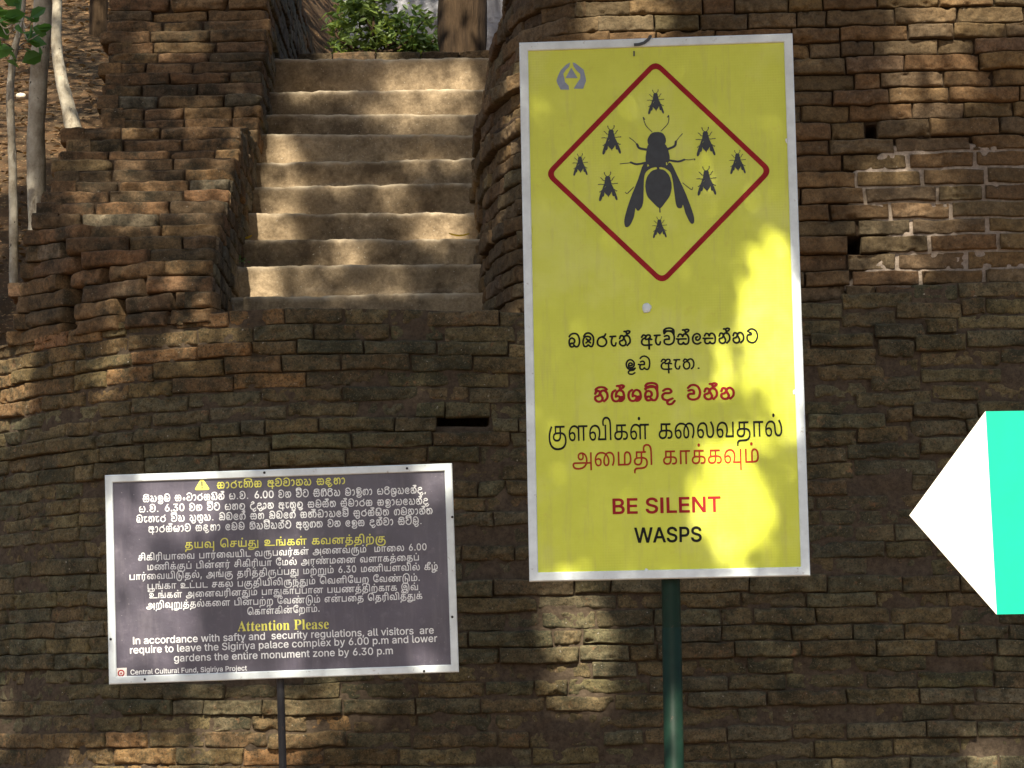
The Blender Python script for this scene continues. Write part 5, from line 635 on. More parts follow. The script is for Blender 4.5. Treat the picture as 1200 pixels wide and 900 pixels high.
SERIF = {
65:(260,[[-5,0,0,11,8,1,11,6,6,8,6,11,97,241,11,-1,95,-225,10,-22,6,-10,6,-6,13,-3,0,-11,-128,0,0,11,21,2,7,4,4,4,1,9,-19,49,-88,0,-16,-39,-2,-11,2,-7,3,-5,6,-3,8,-2,13,-1,0,-11],[68,96,76,0,-39,94]]),
80:(249,[[9,0,0,10,20,4,8,5,3,3,3,11,1,15,0,178,-1,13,-3,10,-6,6,-10,4,-14,2,0,10,117,0,36,-1,27,-5,10,-3,8,-4,13,-9,11,-12,4,-7,3,-7,4,-17,0,-21,-3,-12,-5,-11,-8,-10,-9,-9,-11,-7,-13,-6,-14,-4,-17,-3,-55,-1,0,-74,3,-21,5,-8,3,-3,10,-4,15,-2,0,-10],[108,137,23,0,18,5,13,8,4,7,6,16,2,23,-2,22,-5,17,-3,7,-11,9,-15,5,-18,0,-5,-2,-4,-4,-3,-13]]),
97:(205,[[152,-6,-11,1,-9,3,-6,6,-5,7,-2,10,-11,-10,-12,-7,-12,-5,-13,-3,-14,-1,-15,2,-13,5,-9,10,-4,5,-4,13,1,18,3,9,5,9,8,8,9,7,25,13,35,13,20,6,0,37,-2,11,-5,7,-3,3,-14,5,-15,-1,-8,-1,-5,-3,-3,-3,-1,-6,9,-15,2,-9,-3,-12,-8,-8,-12,-4,-13,1,-10,6,-6,11,-1,14,6,15,8,9,16,10,14,6,15,3,34,0,26,-5,10,-4,8,-6,6,-7,5,-8,4,-10,2,-11,1,-113,2,-3,4,-2,10,5,5,-9,-17,-14,-8,-4,-10,-3],[90,20,8,2,9,4,11,12,0,63,-17,-6,-13,-8,-10,-10,-6,-12,-2,-15,1,-11,3,-8,3,-6,6,-4]]),
101:(179,[[92,-6,-18,2,-8,2,-16,8,-13,12,-11,14,-8,18,-3,10,-3,22,0,23,1,10,6,19,8,17,11,15,14,11,15,8,18,4,22,0,12,-3,11,-5,10,-6,8,-8,7,-10,6,-11,4,-13,3,-14,0,-16,0,-4,-98,0,2,-27,6,-20,10,-15,13,-9,18,-3,9,1,9,3,8,6,8,7,8,9,9,-8,-13,-18,-14,-13,-15,-10,-18,-6],[69,114,51,0,-2,39,-3,12,-5,8,-9,3,-5,1,-10,-2,-7,-7,-6,-11,-3,-16]]),
105:(118,[[60,216,-14,3,-7,5,-6,8,-3,14,1,9,8,12,11,8,10,1,14,-3,7,-6,8,-12,1,-9,-3,-14,-6,-8,-12,-7],[11,0,0,10,11,2,5,3,3,5,1,8,0,128,-2,11,-5,6,-12,2,0,10,76,0,1,-156,2,-11,3,-4,5,-3,8,-1,0,-10]]),
108:(119,[[11,0,0,10,11,2,5,3,3,5,1,8,0,214,-2,11,-5,6,-12,3,0,9,76,0,1,-242,2,-11,3,-4,5,-3,8,-1,0,-10]]),
110:(227,[[11,0,0,10,11,2,6,6,2,6,1,9,0,127,-2,6,-4,5,-5,3,-9,1,0,10,77,0,0,-26,9,11,11,9,11,6,12,3,14,2,19,-3,14,-8,10,-12,7,-18,2,-23,0,-97,2,-11,4,-5,5,-2,8,-1,0,-10,-96,0,0,10,9,1,5,2,3,5,3,15,0,96,-1,17,-3,8,-4,5,-11,3,-8,-1,-13,-7,-12,-14,1,-116,1,-6,4,-5,5,-2,8,-1,0,-10]]),
111:(200,[[100,-6,-20,2,-9,3,-17,8,-15,12,-12,14,-9,18,-5,19,-2,22,2,21,5,20,9,18,12,14,15,12,17,8,19,4,10,1,20,-2,18,-6,16,-10,13,-13,10,-16,8,-19,3,-21,1,-11,-2,-22,-2,-11,-8,-18,-10,-16,-13,-13,-16,-10,-18,-6],[100,7,7,0,10,6,4,4,5,10,3,21,2,44,-3,50,-4,19,-8,11,-10,5,-6,1,-6,-1,-11,-5,-7,-11,-4,-19,-2,-50,1,-43,4,-22,5,-10,4,-4,4,-4]]),
115:(172,[[90,-6,-14,2,-32,9,-7,-1,-3,-3,-4,-6,-9,0,0,68,11,0,5,-19,9,-15,11,-11,13,-7,7,-2,12,0,14,4,9,9,2,13,0,6,-3,6,-10,11,-45,23,-14,10,-10,10,-3,5,-5,12,-2,13,1,10,2,9,8,16,13,13,8,5,19,5,11,1,26,-4,17,-4,5,1,5,7,8,0,0,-58,-9,0,-10,22,-9,11,-11,7,-11,4,-15,-1,-11,-5,-6,-8,-1,-8,1,-7,3,-6,9,-8,47,-24,18,-14,7,-10,5,-13,1,-16,0,-11,-6,-19,-11,-15,-8,-6,-17,-8]]),
116:(136,[[74,-6,-9,1,-15,4,-11,7,-6,12,-3,7,-1,17,0,124,-17,0,0,12,40,42,17,20,8,12,9,0,0,-67,38,0,0,-19,-38,0,0,-117,2,-16,4,-7,8,-2,5,1,10,6,8,13,9,-5,-8,-16,-10,-12,-12,-9,-13,-6]])}
TAMIL_LINES = [[102,34,36,42,18,93,0,18,48,33,36,25,41,92],
[6,48,29,25,42,0,18,41,77,18,156,88],
[25,30,156,0,46,20,89,122,0,10,78,18,93,0,18,36,27,84,25,42,91,102],
[20,42,18,42,31,42,30,41,48,36,0,28,41,90,48,36,30,42,23,0,36,140,28,36,90,18,93,0,6,48,27,36,140,88,0,0,29,41,48,33,0,-54,-46,-48,-48],
[29,24,42,77,102,87,0,28,42,86,27,90,0,20,42,18,42,31,42,30,41,0,47,29,92,0,6,31,83,29,48,27,0,36,34,41,18,84,48,25,87],
[28,41,90,48,36,30,42,116,25,92,-44,0,6,78,102,0,25,31,42,84,25,42,140,87,28,122,0,29,91,143,88,0,-54,-46,-51,-48,0,29,24,42,30,34,36,42,92,0,101,94],
[132,78,18,41,0,10,82,28,23,0,20,18,33,0,28,102,25,42,30,42,145,140,85,122,88,0,46,36,34,42,47,30,32,0,47,36,83,116,88,-46],
[10,78,18,93,0,6,48,27,36,31,42,27,122,88,0,28,41,122,18,41,87,28,41,27,0,28,30,24,84,25,42,91,18,41,18,0,8,95],
[6,32,42,156,143,84,25,92,18,48,34,0,28,42,86,28,91,32,0,47,36,83,116,88,0,12,86,28,48,25,0,46,25,31,42,36,42,84,122,77],
[46,18,41,93,18,42,86,47,32,41,88,-46]]
def contours(glyph):
    out = []
    for c in glyph[1]: out.append(np.cumsum(np.array(c, float).reshape(-1, 2), 0) / 400)
    return out
def segdist(X, Y, A, B):
    D = np.full(X.shape, 1e9)
    for a, b in zip(A, B):
        d = b - a; L = (d * d).sum() + 1e-12; t = np.clip(((X - a[0]) * d[0] + (Y - a[1]) * d[1]) / L, 0, 1)
        D = np.minimum(D, np.hypot(X - a[0] - t * d[0], Y - a[1] - t * d[1]))
    return D
def inside(X, Y, cs):
    W = np.zeros(X.shape, int)
    for c in cs:
        for a, b in zip(c, np.roll(c, -1, 0)):
            cr = (b[0] - a[0]) * (Y - a[1]) - (X - a[0]) * (b[1] - a[1])
            W += ((a[1] <= Y) & (b[1] > Y) & (cr > 0)).astype(int); W -= ((a[1] > Y) & (b[1] <= Y) & (cr < 0)).astype(int)
    return W != 0
MARCH = {1: [(0, 3)], 2: [(1, 0)], 3: [(1, 3)], 4: [(2, 1)], 5: [(0, 3), (2, 1)], 6: [(2, 0)], 7: [(2, 3)], 8: [(3, 2)], 9: [(0, 2)], 10: [(1, 0), (3, 2)], 11: [(1, 2)], 12: [(3, 1)], 13: [(0, 1)], 14: [(3, 0)]}
def march(F, x0, y0, h):
    """closed outlines of the region where F < 0"""
    F = np.where(np.abs(F) < 1e-9, 1e-9, F); q = (F < 0).astype(int); Sq = q[:-1, :-1] + 2 * q[:-1, 1:] + 4 * q[1:, 1:] + 8 * q[1:, :-1]; pts = {}; nxt = {}
    def edge(i, j, s):
        k, a, b = ((0, i, j), (i, j), (i, j + 1)) if s == 0 else ((1, i, j + 1), (i, j + 1), (i + 1, j + 1)) if s == 1 else ((0, i + 1, j), (i + 1, j), (i + 1, j + 1)) if s == 2 else ((1, i, j), (i, j), (i + 1, j))
        t = F[a] / (F[a] - F[b]); pts[k] = (x0 + h * (a[1] + (b[1] - a[1]) * t), y0 + h * (a[0] + (b[0] - a[0]) * t)); return k
    for i, j in zip(*np.nonzero((Sq > 0) & (Sq < 15))):
        for a, b in MARCH[Sq[i, j]]: nxt[edge(i, j, a)] = edge(i, j, b)
    loops = []
    while nxt:
        k = next(iter(nxt)); L = []
        while k in nxt: L.append(pts[k]); k = nxt.pop(k)
        if len(L) > 5: loops.append(np.array(L))
    return loops
def thin(P, eps):
    def rec(a, b):
        if b <= a + 1: return []
        d = P[b] - P[a]; L = np.hypot(*d); Q = P[a + 1:b] - P[a]
        dist = np.abs(Q[:, 0] * d[1] - Q[:, 1] * d[0]) / L if L > 1e-9 else np.hypot(Q[:, 0], Q[:, 1]); k = dist.argmax()
        if dist[k] < eps: return []
        k += a + 1; return rec(a, k) + [k] + rec(k, b)
    m_ = len(P) // 2; return P[[0] + rec(0, m_) + [m_] + rec(m_, len(P) - 1) + [len(P) - 1]]
def merge(polys, strokes, grow=0.0, h=.014, eps=.003):
    """one clean outline round polygons (nonzero) and round-ended strokes (points, radius)"""
    allp = np.concatenate([p for g in polys for p in g] + [s for s, _ in strokes]); pad = max([r_ for _, r_ in strokes] + [0]) + abs(grow) + 3 * h
    x0, y0 = allp.min(0) - pad; x1, y1 = allp.max(0) + pad; X, Y = np.meshgrid(np.arange(x0, x1, h), np.arange(y0, y1, h)); F = np.full(X.shape, 1e9)
    for g in polys:
        D = np.full(X.shape, 1e9)
        for c in g: D = np.minimum(D, segdist(X, Y, c, np.roll(c, -1, 0)))
        F = np.minimum(F, np.where(inside(X, Y, g), -D, D) - grow)
    for s, r_ in strokes: F = np.minimum(F, segdist(X, Y, s[:-1], s[1:]) - r_)
    return [thin(l, eps) for l in march(F, x0, y0, h)]
def spl(P, n=5, closed=False):
    P = np.array(P, float)
    if len(P) == 2: return P
    Q = np.vstack([P[-1], P, P[0], P[1]]) if closed else np.vstack([2 * P[0] - P[1], P, 2 * P[-1] - P[-2]]); o = []
    for i in range(1, len(Q) - 2):
        a, b, c, d = Q[i - 1:i + 3]
        for t in np.arange(n) / n: o.append(.5 * ((2 * b) + (-a + c) * t + (2 * a - 5 * b + 4 * c - d) * t * t + (-a + 3 * b - 3 * c + d) * t ** 3))
    if not closed: o.append(P[-1])
    return np.array(o)
def pp(s): return [tuple(map(float, q.split(','))) for q in s.split()]
CACHE = {}
def latin(text, bold, font=None, unit=1.0):
    """list of words; a word is a list of placed loops"""
    font = font or LATIN; x = 0; words_ = [[]]
    for ch in text:
        if ch == ' ': x += .28; words_.append([]); continue
        g = font[ord(ch)]; k = (id(font), ch, bold)
        if k not in CACHE: CACHE[k] = merge([contours(g)], [], bold)
        words_[-1] += [(l + (x, 0)) * unit for l in CACHE[k]]; x += g[0] / 400
    return [w_ for w_ in words_ if w_], x * unit
def tamil(ids, bold, gap=.42):
    x = 0; sp = .006 if bold < .005 else .03; words_ = [[]]
    n = 0
    while n < len(ids):
        i = ids[n]; n += 1
        if i == 0: x += gap; words_.append([]); continue
        g = TAMIL[i] if i > 0 else LATIN[-i]; joined = n < len(ids) and ids[n] == 42      # a vowel hook joins the letter before it
        k = (i, joined, bold)
        if k not in CACHE: CACHE[k] = merge([contours(g)] + ([[c + (g[0] / 400, 0) for c in contours(TAMIL[42])]] if joined else []), [], bold)
        words_[-1] += [l + (x, 0) for l in CACHE[k]]; x += g[0] / 400 + sp
        if joined: x += TAMIL[42][0] / 400; n += 1
    return [w_ for w_ in words_ if w_]
# Sinhala letters as pen strokes, x-height 1: width, strokes
PEN, MARK = {}, {}
def pen(k, w_, *st): PEN[k] = (w_, [pp(s) for s in st])
def mark(k, *st): MARK[k] = [pp(s) for s in st]
pen('ba',1.08,'.42,.32 .25,.36 .1,.2 .2,.02 .42,.04 .5,.16 .62,.02 .85,.06 1.0,.4 .98,.85 .8,1.2 .5,1.3 .2,1.2 .06,1.0','.42,.32 .55,.5 .5,.75 .3,.86 .1,.75 .03,.45 .08,.15')
pen('va',1.05,'.05,1.05 .25,1.26 .5,1.31 .8,1.18 .97,.85 .98,.5 .85,.15 .5,-.01 .15,.08 .04,.3 .14,.5 .52,.52','.52,.52 .5,.75 .34,.87 .08,.8')
pen('ta',1.05,'.1,1.1 .3,1.27 .55,1.3 .85,1.12 .99,.75 .96,.4 .75,.06 .42,-.01 .12,.16 .02,.45 .1,.72 .42,.76','.42,.76 .42,.9 .25,.98')
pen('ca',1.05,'.05,1.05 .25,1.26 .5,1.31 .8,1.18 .97,.85 .98,.5 .85,.15 .5,-.01 .2,.05 .0,.42 .22,.5 .52,.5','.52,.5 .5,.7 .2,.75')
pen('dda',1.08,'.12,1.1 .3,1.27 .6,1.3 .9,1.08 1.0,.65 .93,.15 .78,.0 .6,.04 .5,.16 .38,.02 .18,.02 .08,.2 .16,.45 .5,.48','.5,.48 .5,.7 .34,.82 .14,.74','-.06,.5 .2,.47')
pen('dha',1.08,'.12,1.1 .3,1.27 .6,1.3 .9,1.08 1.0,.65 .93,.2 .7,.0 .35,.0 .08,.15 .05,.4 .25,.52 .5,.48','.5,.48 .55,.75 .3,.85 .1,.7')
pen('ma',1.08,'.1,1.05 .35,1.28 .7,1.25 .95,.95 1.0,.5 .88,.1 .55,-.01 .2,.04 .05,.25 .15,.48 .4,.48 .5,.3 .6,.48 .78,.5','.15,.48 .1,.75 .3,.88 .48,.75')
pen('mba',1.08,'.1,1.0 .3,1.26 .65,1.28 .95,.98 1.0,.5 .88,.05 .68,.02 .5,.16 .34,.02 .12,.06 .02,.45 .12,.85 .4,.98 .68,.9 .72,.7 .5,.6 .34,.74','.3,.36 .5,.5 .7,.36','.5,.5 .5,.62')
pen('na',1.06,'.04,.7 .14,.95 .34,.94 .42,.74 .3,.52 .06,.44 .05,.18 .26,.0 .52,.05 .62,.3 .5,.58 .42,.74','.42,.74 .56,.95 .8,.96 .99,.7 .98,.3 .74,.02')
pen('ha',1.06,'.04,.72 .14,.95 .34,.94 .38,.74 .1,.5 .05,.2 .26,.0 .52,.08 .56,.35 .5,.6 .38,.74','.5,.66 .62,.95 .84,.96 .99,.7 .98,.3 .88,.02')
pen('tha',1.06,'.04,.78 .16,.97 .36,.9 .4,.76','.4,.76 .12,.62 .04,.3 .2,.02 .48,.04 .62,.3 .56,.6 .4,.76 .6,.97 .84,.94 1.0,.64 .97,.25 .78,.02')
pen('ra',1.0,'.82,1.16 .72,.98 .5,.9 .22,.8 .05,.5 .1,.16 .4,-.01 .72,.06 .9,.35 .82,.66 .62,.82 .5,.9')
pen('ae',.62,'.0,.9 .3,.92 .52,.92','.24,.9 .12,.55 .14,.2 .28,.02 .46,.04 .54,.28')
pen('a',1.0,'.04,.76 .18,.97 .38,.92 .4,.72 .14,.58 .03,.3 .16,.04 .5,-.01 .98,.02','.4,.72 .56,.95 .8,.94 .84,.74 .7,.6 .72,.3 .72,-.36','.42,.54 .7,.58 .98,.54')
pen('i',1.0,'.42,.4 .56,.42 .58,.58 .42,.66 .26,.54 .28,.28 .5,.18 .74,.34 .76,.7 .5,.96 .2,.9 .04,.6 .08,.25 .3,.04 .6,.02 .86,.14','.86,.14 .7,-.06 .4,-.1 .22,-.22 .3,-.42 .6,-.46 .82,-.32')
pen('u',1.0,'.2,1.1 .45,1.28 .7,1.1 .5,.9 .15,.8 .02,.4 .2,.02 .6,-.04 .95,.15','.6,-.04 .5,-.3 .75,-.42 1.0,-.2')
pen('o',1.08,'.1,1.05 .35,1.28 .7,1.25 .95,.95 1.0,.5 .88,.05 .68,.02 .5,.16 .34,.02 .12,.06 .05,.35 .3,.5 .5,.45 .5,.75 .3,.85 .1,.7','.5,.45 .75,.5')
pen('sha',1.06,'.32,.98 .1,.8 .03,.42 .15,.08 .4,-.01 .62,.12 .66,.36 .52,.46 .36,.44','.36,.4 .4,.74 .64,.97 .9,.86 1.0,.52 .97,.2 .8,.02 .66,.0','.97,.32 .82,.38 .78,.22 .95,.16')
pen('ga',1.02,'.3,.98 .08,.75 .03,.35 .16,.02 .38,.05 .42,.3 .38,.66 .56,.96 .82,.94 1.0,.6 .95,.2 .76,.02')
pen('da',1.02,'.12,.84 .36,1.0 .66,.96 .76,.74 .56,.62 .24,.62 .04,.4 .12,.1 .45,-.01 .84,.14','.56,.0 .42,-.16 .5,-.36 .78,-.34 1.0,-.08')
pen('nda',1.1,'.12,.84 .36,1.0 .66,.96 .76,.74 .56,.62 .24,.62 .04,.4 .12,.1 .45,-.01 .84,.14','.3,.3 .5,.38 .66,.3','.56,.0 .42,-.16 .5,-.36 .78,-.34 1.0,-.08')
pen('sa',1.14,'.05,.74 .18,.96 .4,.92 .48,.74 .62,.96 .88,.92 1.04,.6 1.0,.15 .82,.0 .62,.04 .54,.16 .42,.02 .18,.02 .06,.22 .14,.48 .5,.5 .8,.5','-.08,.52 .2,.49')
pen('ka',1.16,'.05,.74 .18,.96 .4,.92 .48,.74 .62,.96 .9,.92 1.06,.6 1.02,.2 .9,.02','-.06,.5 .3,.5 .8,.5','.5,.74 .52,.3 .44,.05 .2,.0 .05,.2 .14,.45','.5,.2 .62,.02 .8,.05')
pen('ya',1.12,'.06,.96 .3,.94 .38,.72 .14,.52 .04,.25 .2,.0 .42,.04 .52,.25 .54,.55','.52,.25 .62,.02 .86,.02 1.04,.3 1.02,.7 .84,.97')
pen('pa',1.1,'.3,.96 .08,.8 .03,.4 .14,.04 .36,.02 .5,.14 .62,.02 .86,.04 1.03,.4 .98,.8 .8,.97','.06,.5 .4,.52 .64,.5')
pen('la',1.02,'.3,.42 .44,.5 .4,.7 .2,.68 .12,.45 .3,.26 .56,.34 .62,.6','.12,.55 .14,.85 .45,1.0 .8,.88 .97,.5 .82,.1 .5,-.02 .2,.02','.2,.02 .1,-.2 .4,-.4 .8,-.34 .96,-.1')
pen('lla',1.08,'.3,.42 .44,.5 .4,.7 .2,.68 .08,.45 .16,.1 .45,.0 .7,.06','.12,.62 .2,.9 .5,1.0 .85,.88 1.0,.5 .85,.1 .6,.0 .75,-.2 1.0,-.15')
pen('nna',1.5,'.04,.7 .16,.96 .4,.9 .4,.7 .1,.5 .06,.15 .3,.0 .52,.1 .6,.4 .44,.72 .62,.96 .86,.9 .92,.5 .84,.06','.9,.7 1.06,.96 1.3,.9 1.42,.55 1.36,.15 1.15,.0')
pen('ssa',1.1,'.3,.96 .08,.8 .03,.4 .14,.04 .36,.02 .5,.14 .62,.02 .86,.04 1.03,.4 .98,.8 .8,.97','.06,.5 .4,.52 .64,.5 .64,.3 .4,.3')
pen('e',.86,'.78,.12 .48,-.01 .16,.1 .03,.45 .14,.82 .42,.98 .68,.86 .74,.58 .56,.36 .36,.4 .34,.62 .5,.68')
pen('aa',.52,'.0,.84 .16,.97 .34,.86 .42,.5 .34,.14 .12,.0')
pen('dot',.38,'.15,.06 .19,.06')
pen('comma',.38,'.18,.06 .12,-.16')
pen('ng',.55,'.12,.35 .3,.5 .42,.3 .28,.12 .12,.3')
mark('I','.12,1.1 .1,1.3 .4,1.46 .8,1.4 .98,1.2 .95,1.02')
mark('Itall','.06,1.05 .04,1.38 .3,1.56 .7,1.56 .96,1.38 .97,1.0','.06,1.3 .4,1.3 .8,1.3')
mark('II','.12,1.1 .1,1.3 .4,1.46 .8,1.4 .98,1.2 .95,1.02','.8,1.4 .72,1.25 .88,1.22')
mark('IItall','.06,1.05 .04,1.38 .3,1.56 .7,1.56 .96,1.38 .97,1.0','.06,1.3 .4,1.3 .8,1.3','.7,1.56 .6,1.42 .8,1.42')
mark('Ilow','.14,.86 .1,1.1 .36,1.28 .74,1.26 .96,1.08')
mark('hal','.74,.94 .7,1.16 .6,1.36 .46,1.36','.62,1.36 .84,1.42 1.0,1.34 .9,1.18 .72,1.14')
mark('haltall','.04,1.08 .4,1.2 .8,1.2','.06,1.3 .2,1.5 .6,1.56 .94,1.4 .97,.9')
mark('U','.4,.0 .36,-.26 .56,-.42 .84,-.34 .98,-.1')
mark('Ua','.95,.9 1.1,.98','.3,-.05 .3,-.28 .6,-.34 .9,-.2')
mark('ra','.1,-.1 .2,-.36 .55,-.44 .85,-.3 .9,-.1')
mark('ya','.9,.3 1.1,-.1 1.3,.0 1.3,.4')
TALL = {'ba', 'va', 'ta', 'ca', 'dda', 'dha', 'ma', 'mba', 'o'}
def sinhala(line, rad):
    x = 0; words_ = [[]]
    for tk in line.split():
        if tk == '_': x += .75; words_.append([]); continue
        if tk[0] == '#':
            ww, adv = latin(tk[1:], .02, None, 1.75); words_[-1] += [l + (x, 0) for q in ww for l in q]; x += adv + .1; continue
        bb = tk.split('+'); wd, st = PEN[bb[0]]; k = (tk, rad)
        if k not in CACHE:
            P = [(spl(s), rad) for s in st]
            for mk in bb[1:]:
                if bb[0] in TALL and mk in ('I', 'II', 'hal'): mk = {'I': 'Itall', 'II': 'IItall', 'hal': 'haltall'}[mk]
                elif mk in ('I', 'II') and bb[0] != 'nna': mk = 'Ilow'
                for s in MARK[mk]: q = spl(s); q[:, 0] *= wd / 1.06 if bb[0] != 'nna' else 1.3; P.append((q, rad))
            CACHE[k] = merge([], P, 0, .04, .008)
        words_[-1] += [l + (x, 0) for l in CACHE[k]]; x += wd + 2 * rad + .06
    return [w_ for w_ in words_ if w_]
SINHALA_LINES = {
'L1':'ba mba ra ae na+hal _ a ae va+I sa+hal e sa na+hal na ta',
'L2':'i dda _ a ae tha dot',
'L3':'na+I sha+hal sha ba+hal da _ va na+hal na',
'S0':'ka aa ra ae nna+I ka _ a va dha aa na ya _ sa nda ha aa',
'S1':'sa+I ya la+U ma _ sa ng ca aa ra ka ya+I na+hal _ pa dot va dot _ #6.00 _ va na _ va+I ta _ sa+II ga+I ra+I ya _ ma aa la+I ga aa _ pa ra+I sha+ra ya e na+hal da comma',
'S2':'pa dot va dot _ #6.30 _ va na _ va+I ta _ pa ha lla _ u da+ya aa na _ a ae tha+U lla+U _ sa ma sa+hal tha _ sa+hal ma aa ra ka _ ka la aa pa e ya na+hal da',
'S3':'ba ae ha ae ra _ va+I ya _ ya+U tha+U ya dot _ o ba e ga+hal _ sa ha _ o ba e ga+hal _ ka nna+hal dda aa ya e ma+hal _ sa+U ra ka+hal ssa+I tha _ ga ma na aa na+hal tha',
'S4':'a aa ra ka+hal ssa aa va _ sa nda ha aa _ e ma ma _ na+I ya ma+I ya na+hal ta _ a na+U ga tha _ va na _ e la sa _ da na+hal va aa _ sa+I ta+I ma+U dot',
}


# the wasp, drawn on a 660 x 900 sheet
WASP = ['245,180 270,150 305,144 340,150 360,172 368,210 352,236 305,240 250,236 238,208',
        '245,232 305,228 360,232 385,290 390,340 370,375 330,394 300,396 250,385 225,360 222,320 232,270',
        '308,410 350,418 385,460 400,530 385,600 350,650 312,688 270,650 228,600 215,530 228,465 265,420',
        '205,375 165,480 110,610 70,730 62,785 72,815 100,805 130,745 142,682 150,696 165,700 190,670 200,620 203,540 208,470 222,428 262,400 288,394 250,378',
        '400,372 450,480 500,600 543,730 550,785 540,805 520,795 490,730 475,668 465,690 440,690 425,660 414,560 406,480 390,432 352,402 328,394 370,376']
WASP_LEGS = [('232,268 180,255 165,228',8),('165,228 140,200 112,178',2.6),('382,268 428,248 436,218',8),('436,218 462,185 484,162',2.6),('225,360 160,370 118,355',7),('118,358 80,360 42,364',2.6),('390,350 450,360 492,348',7),('492,348 530,350 566,344 562,354',2.6),('135,530 90,575 74,566',2.6),('476,512 535,562 546,546',2.6),('272,142 230,95 212,36 224,52',2.6),('335,138 385,85 392,28 382,42',2.6),('306,385 310,420',8),('312,670 313,716',4)]
def sheet(t): q = np.array(t); return np.c_[q[:, 0] / 250, (900 - q[:, 1]) / 250]
def wasp(min_leg, grow, h, gaps):
    o = merge([[sheet(spl(pp(t), 4, True))] for t in WASP], [(sheet(spl(pp(t))), max(r_, min_leg) / 250) for t, r_ in WASP_LEGS], grow, h, .004)
    return o + [sheet(spl(pp(t), 4, True)) for t in gaps]
WASP_BIG = wasp(0, 0, .015, ['236,372 246,384 232,388', '364,362 378,372 366,384']); WASP_SMALL = wasp(9, .03, .03, [])
LOGO = ['415,150 395,240 330,300 270,390 300,500 305,560 385,640 395,722 215,722 150,600 130,530 165,420 220,310 330,200', '470,150 520,160 700,300 745,480 750,540 690,702 490,702 560,590 630,490 630,390 560,330 490,230', '440,260 320,478 575,478']
def fill(name, loops, mat, parent, z):
    cu = bpy.data.curves.new(name, 'CURVE'); cu.dimensions = '2D'; cu.fill_mode = 'BOTH'
    for l in loops:
        sp = cu.splines.new('POLY'); sp.points.add(len(l) - 1); sp.use_cyclic_u = True
        c = np.zeros((len(l), 4), np.float32); c[:, :2] = l; c[:, 3] = 1; sp.points.foreach_set('co', c.ravel())
    tmp = bpy.data.objects.new('tmp', cu); COL.objects.link(tmp); me = bpy.data.meshes.new_from_object(tmp); bpy.data.objects.remove(tmp); bpy.data.curves.remove(cu)
    me.name = name; me.materials.clear(); me.materials.append(mat)
    o = bpy.data.objects.new(name, me); COL.objects.link(o); o.parent = parent; o.location = (0, 0, z); return o

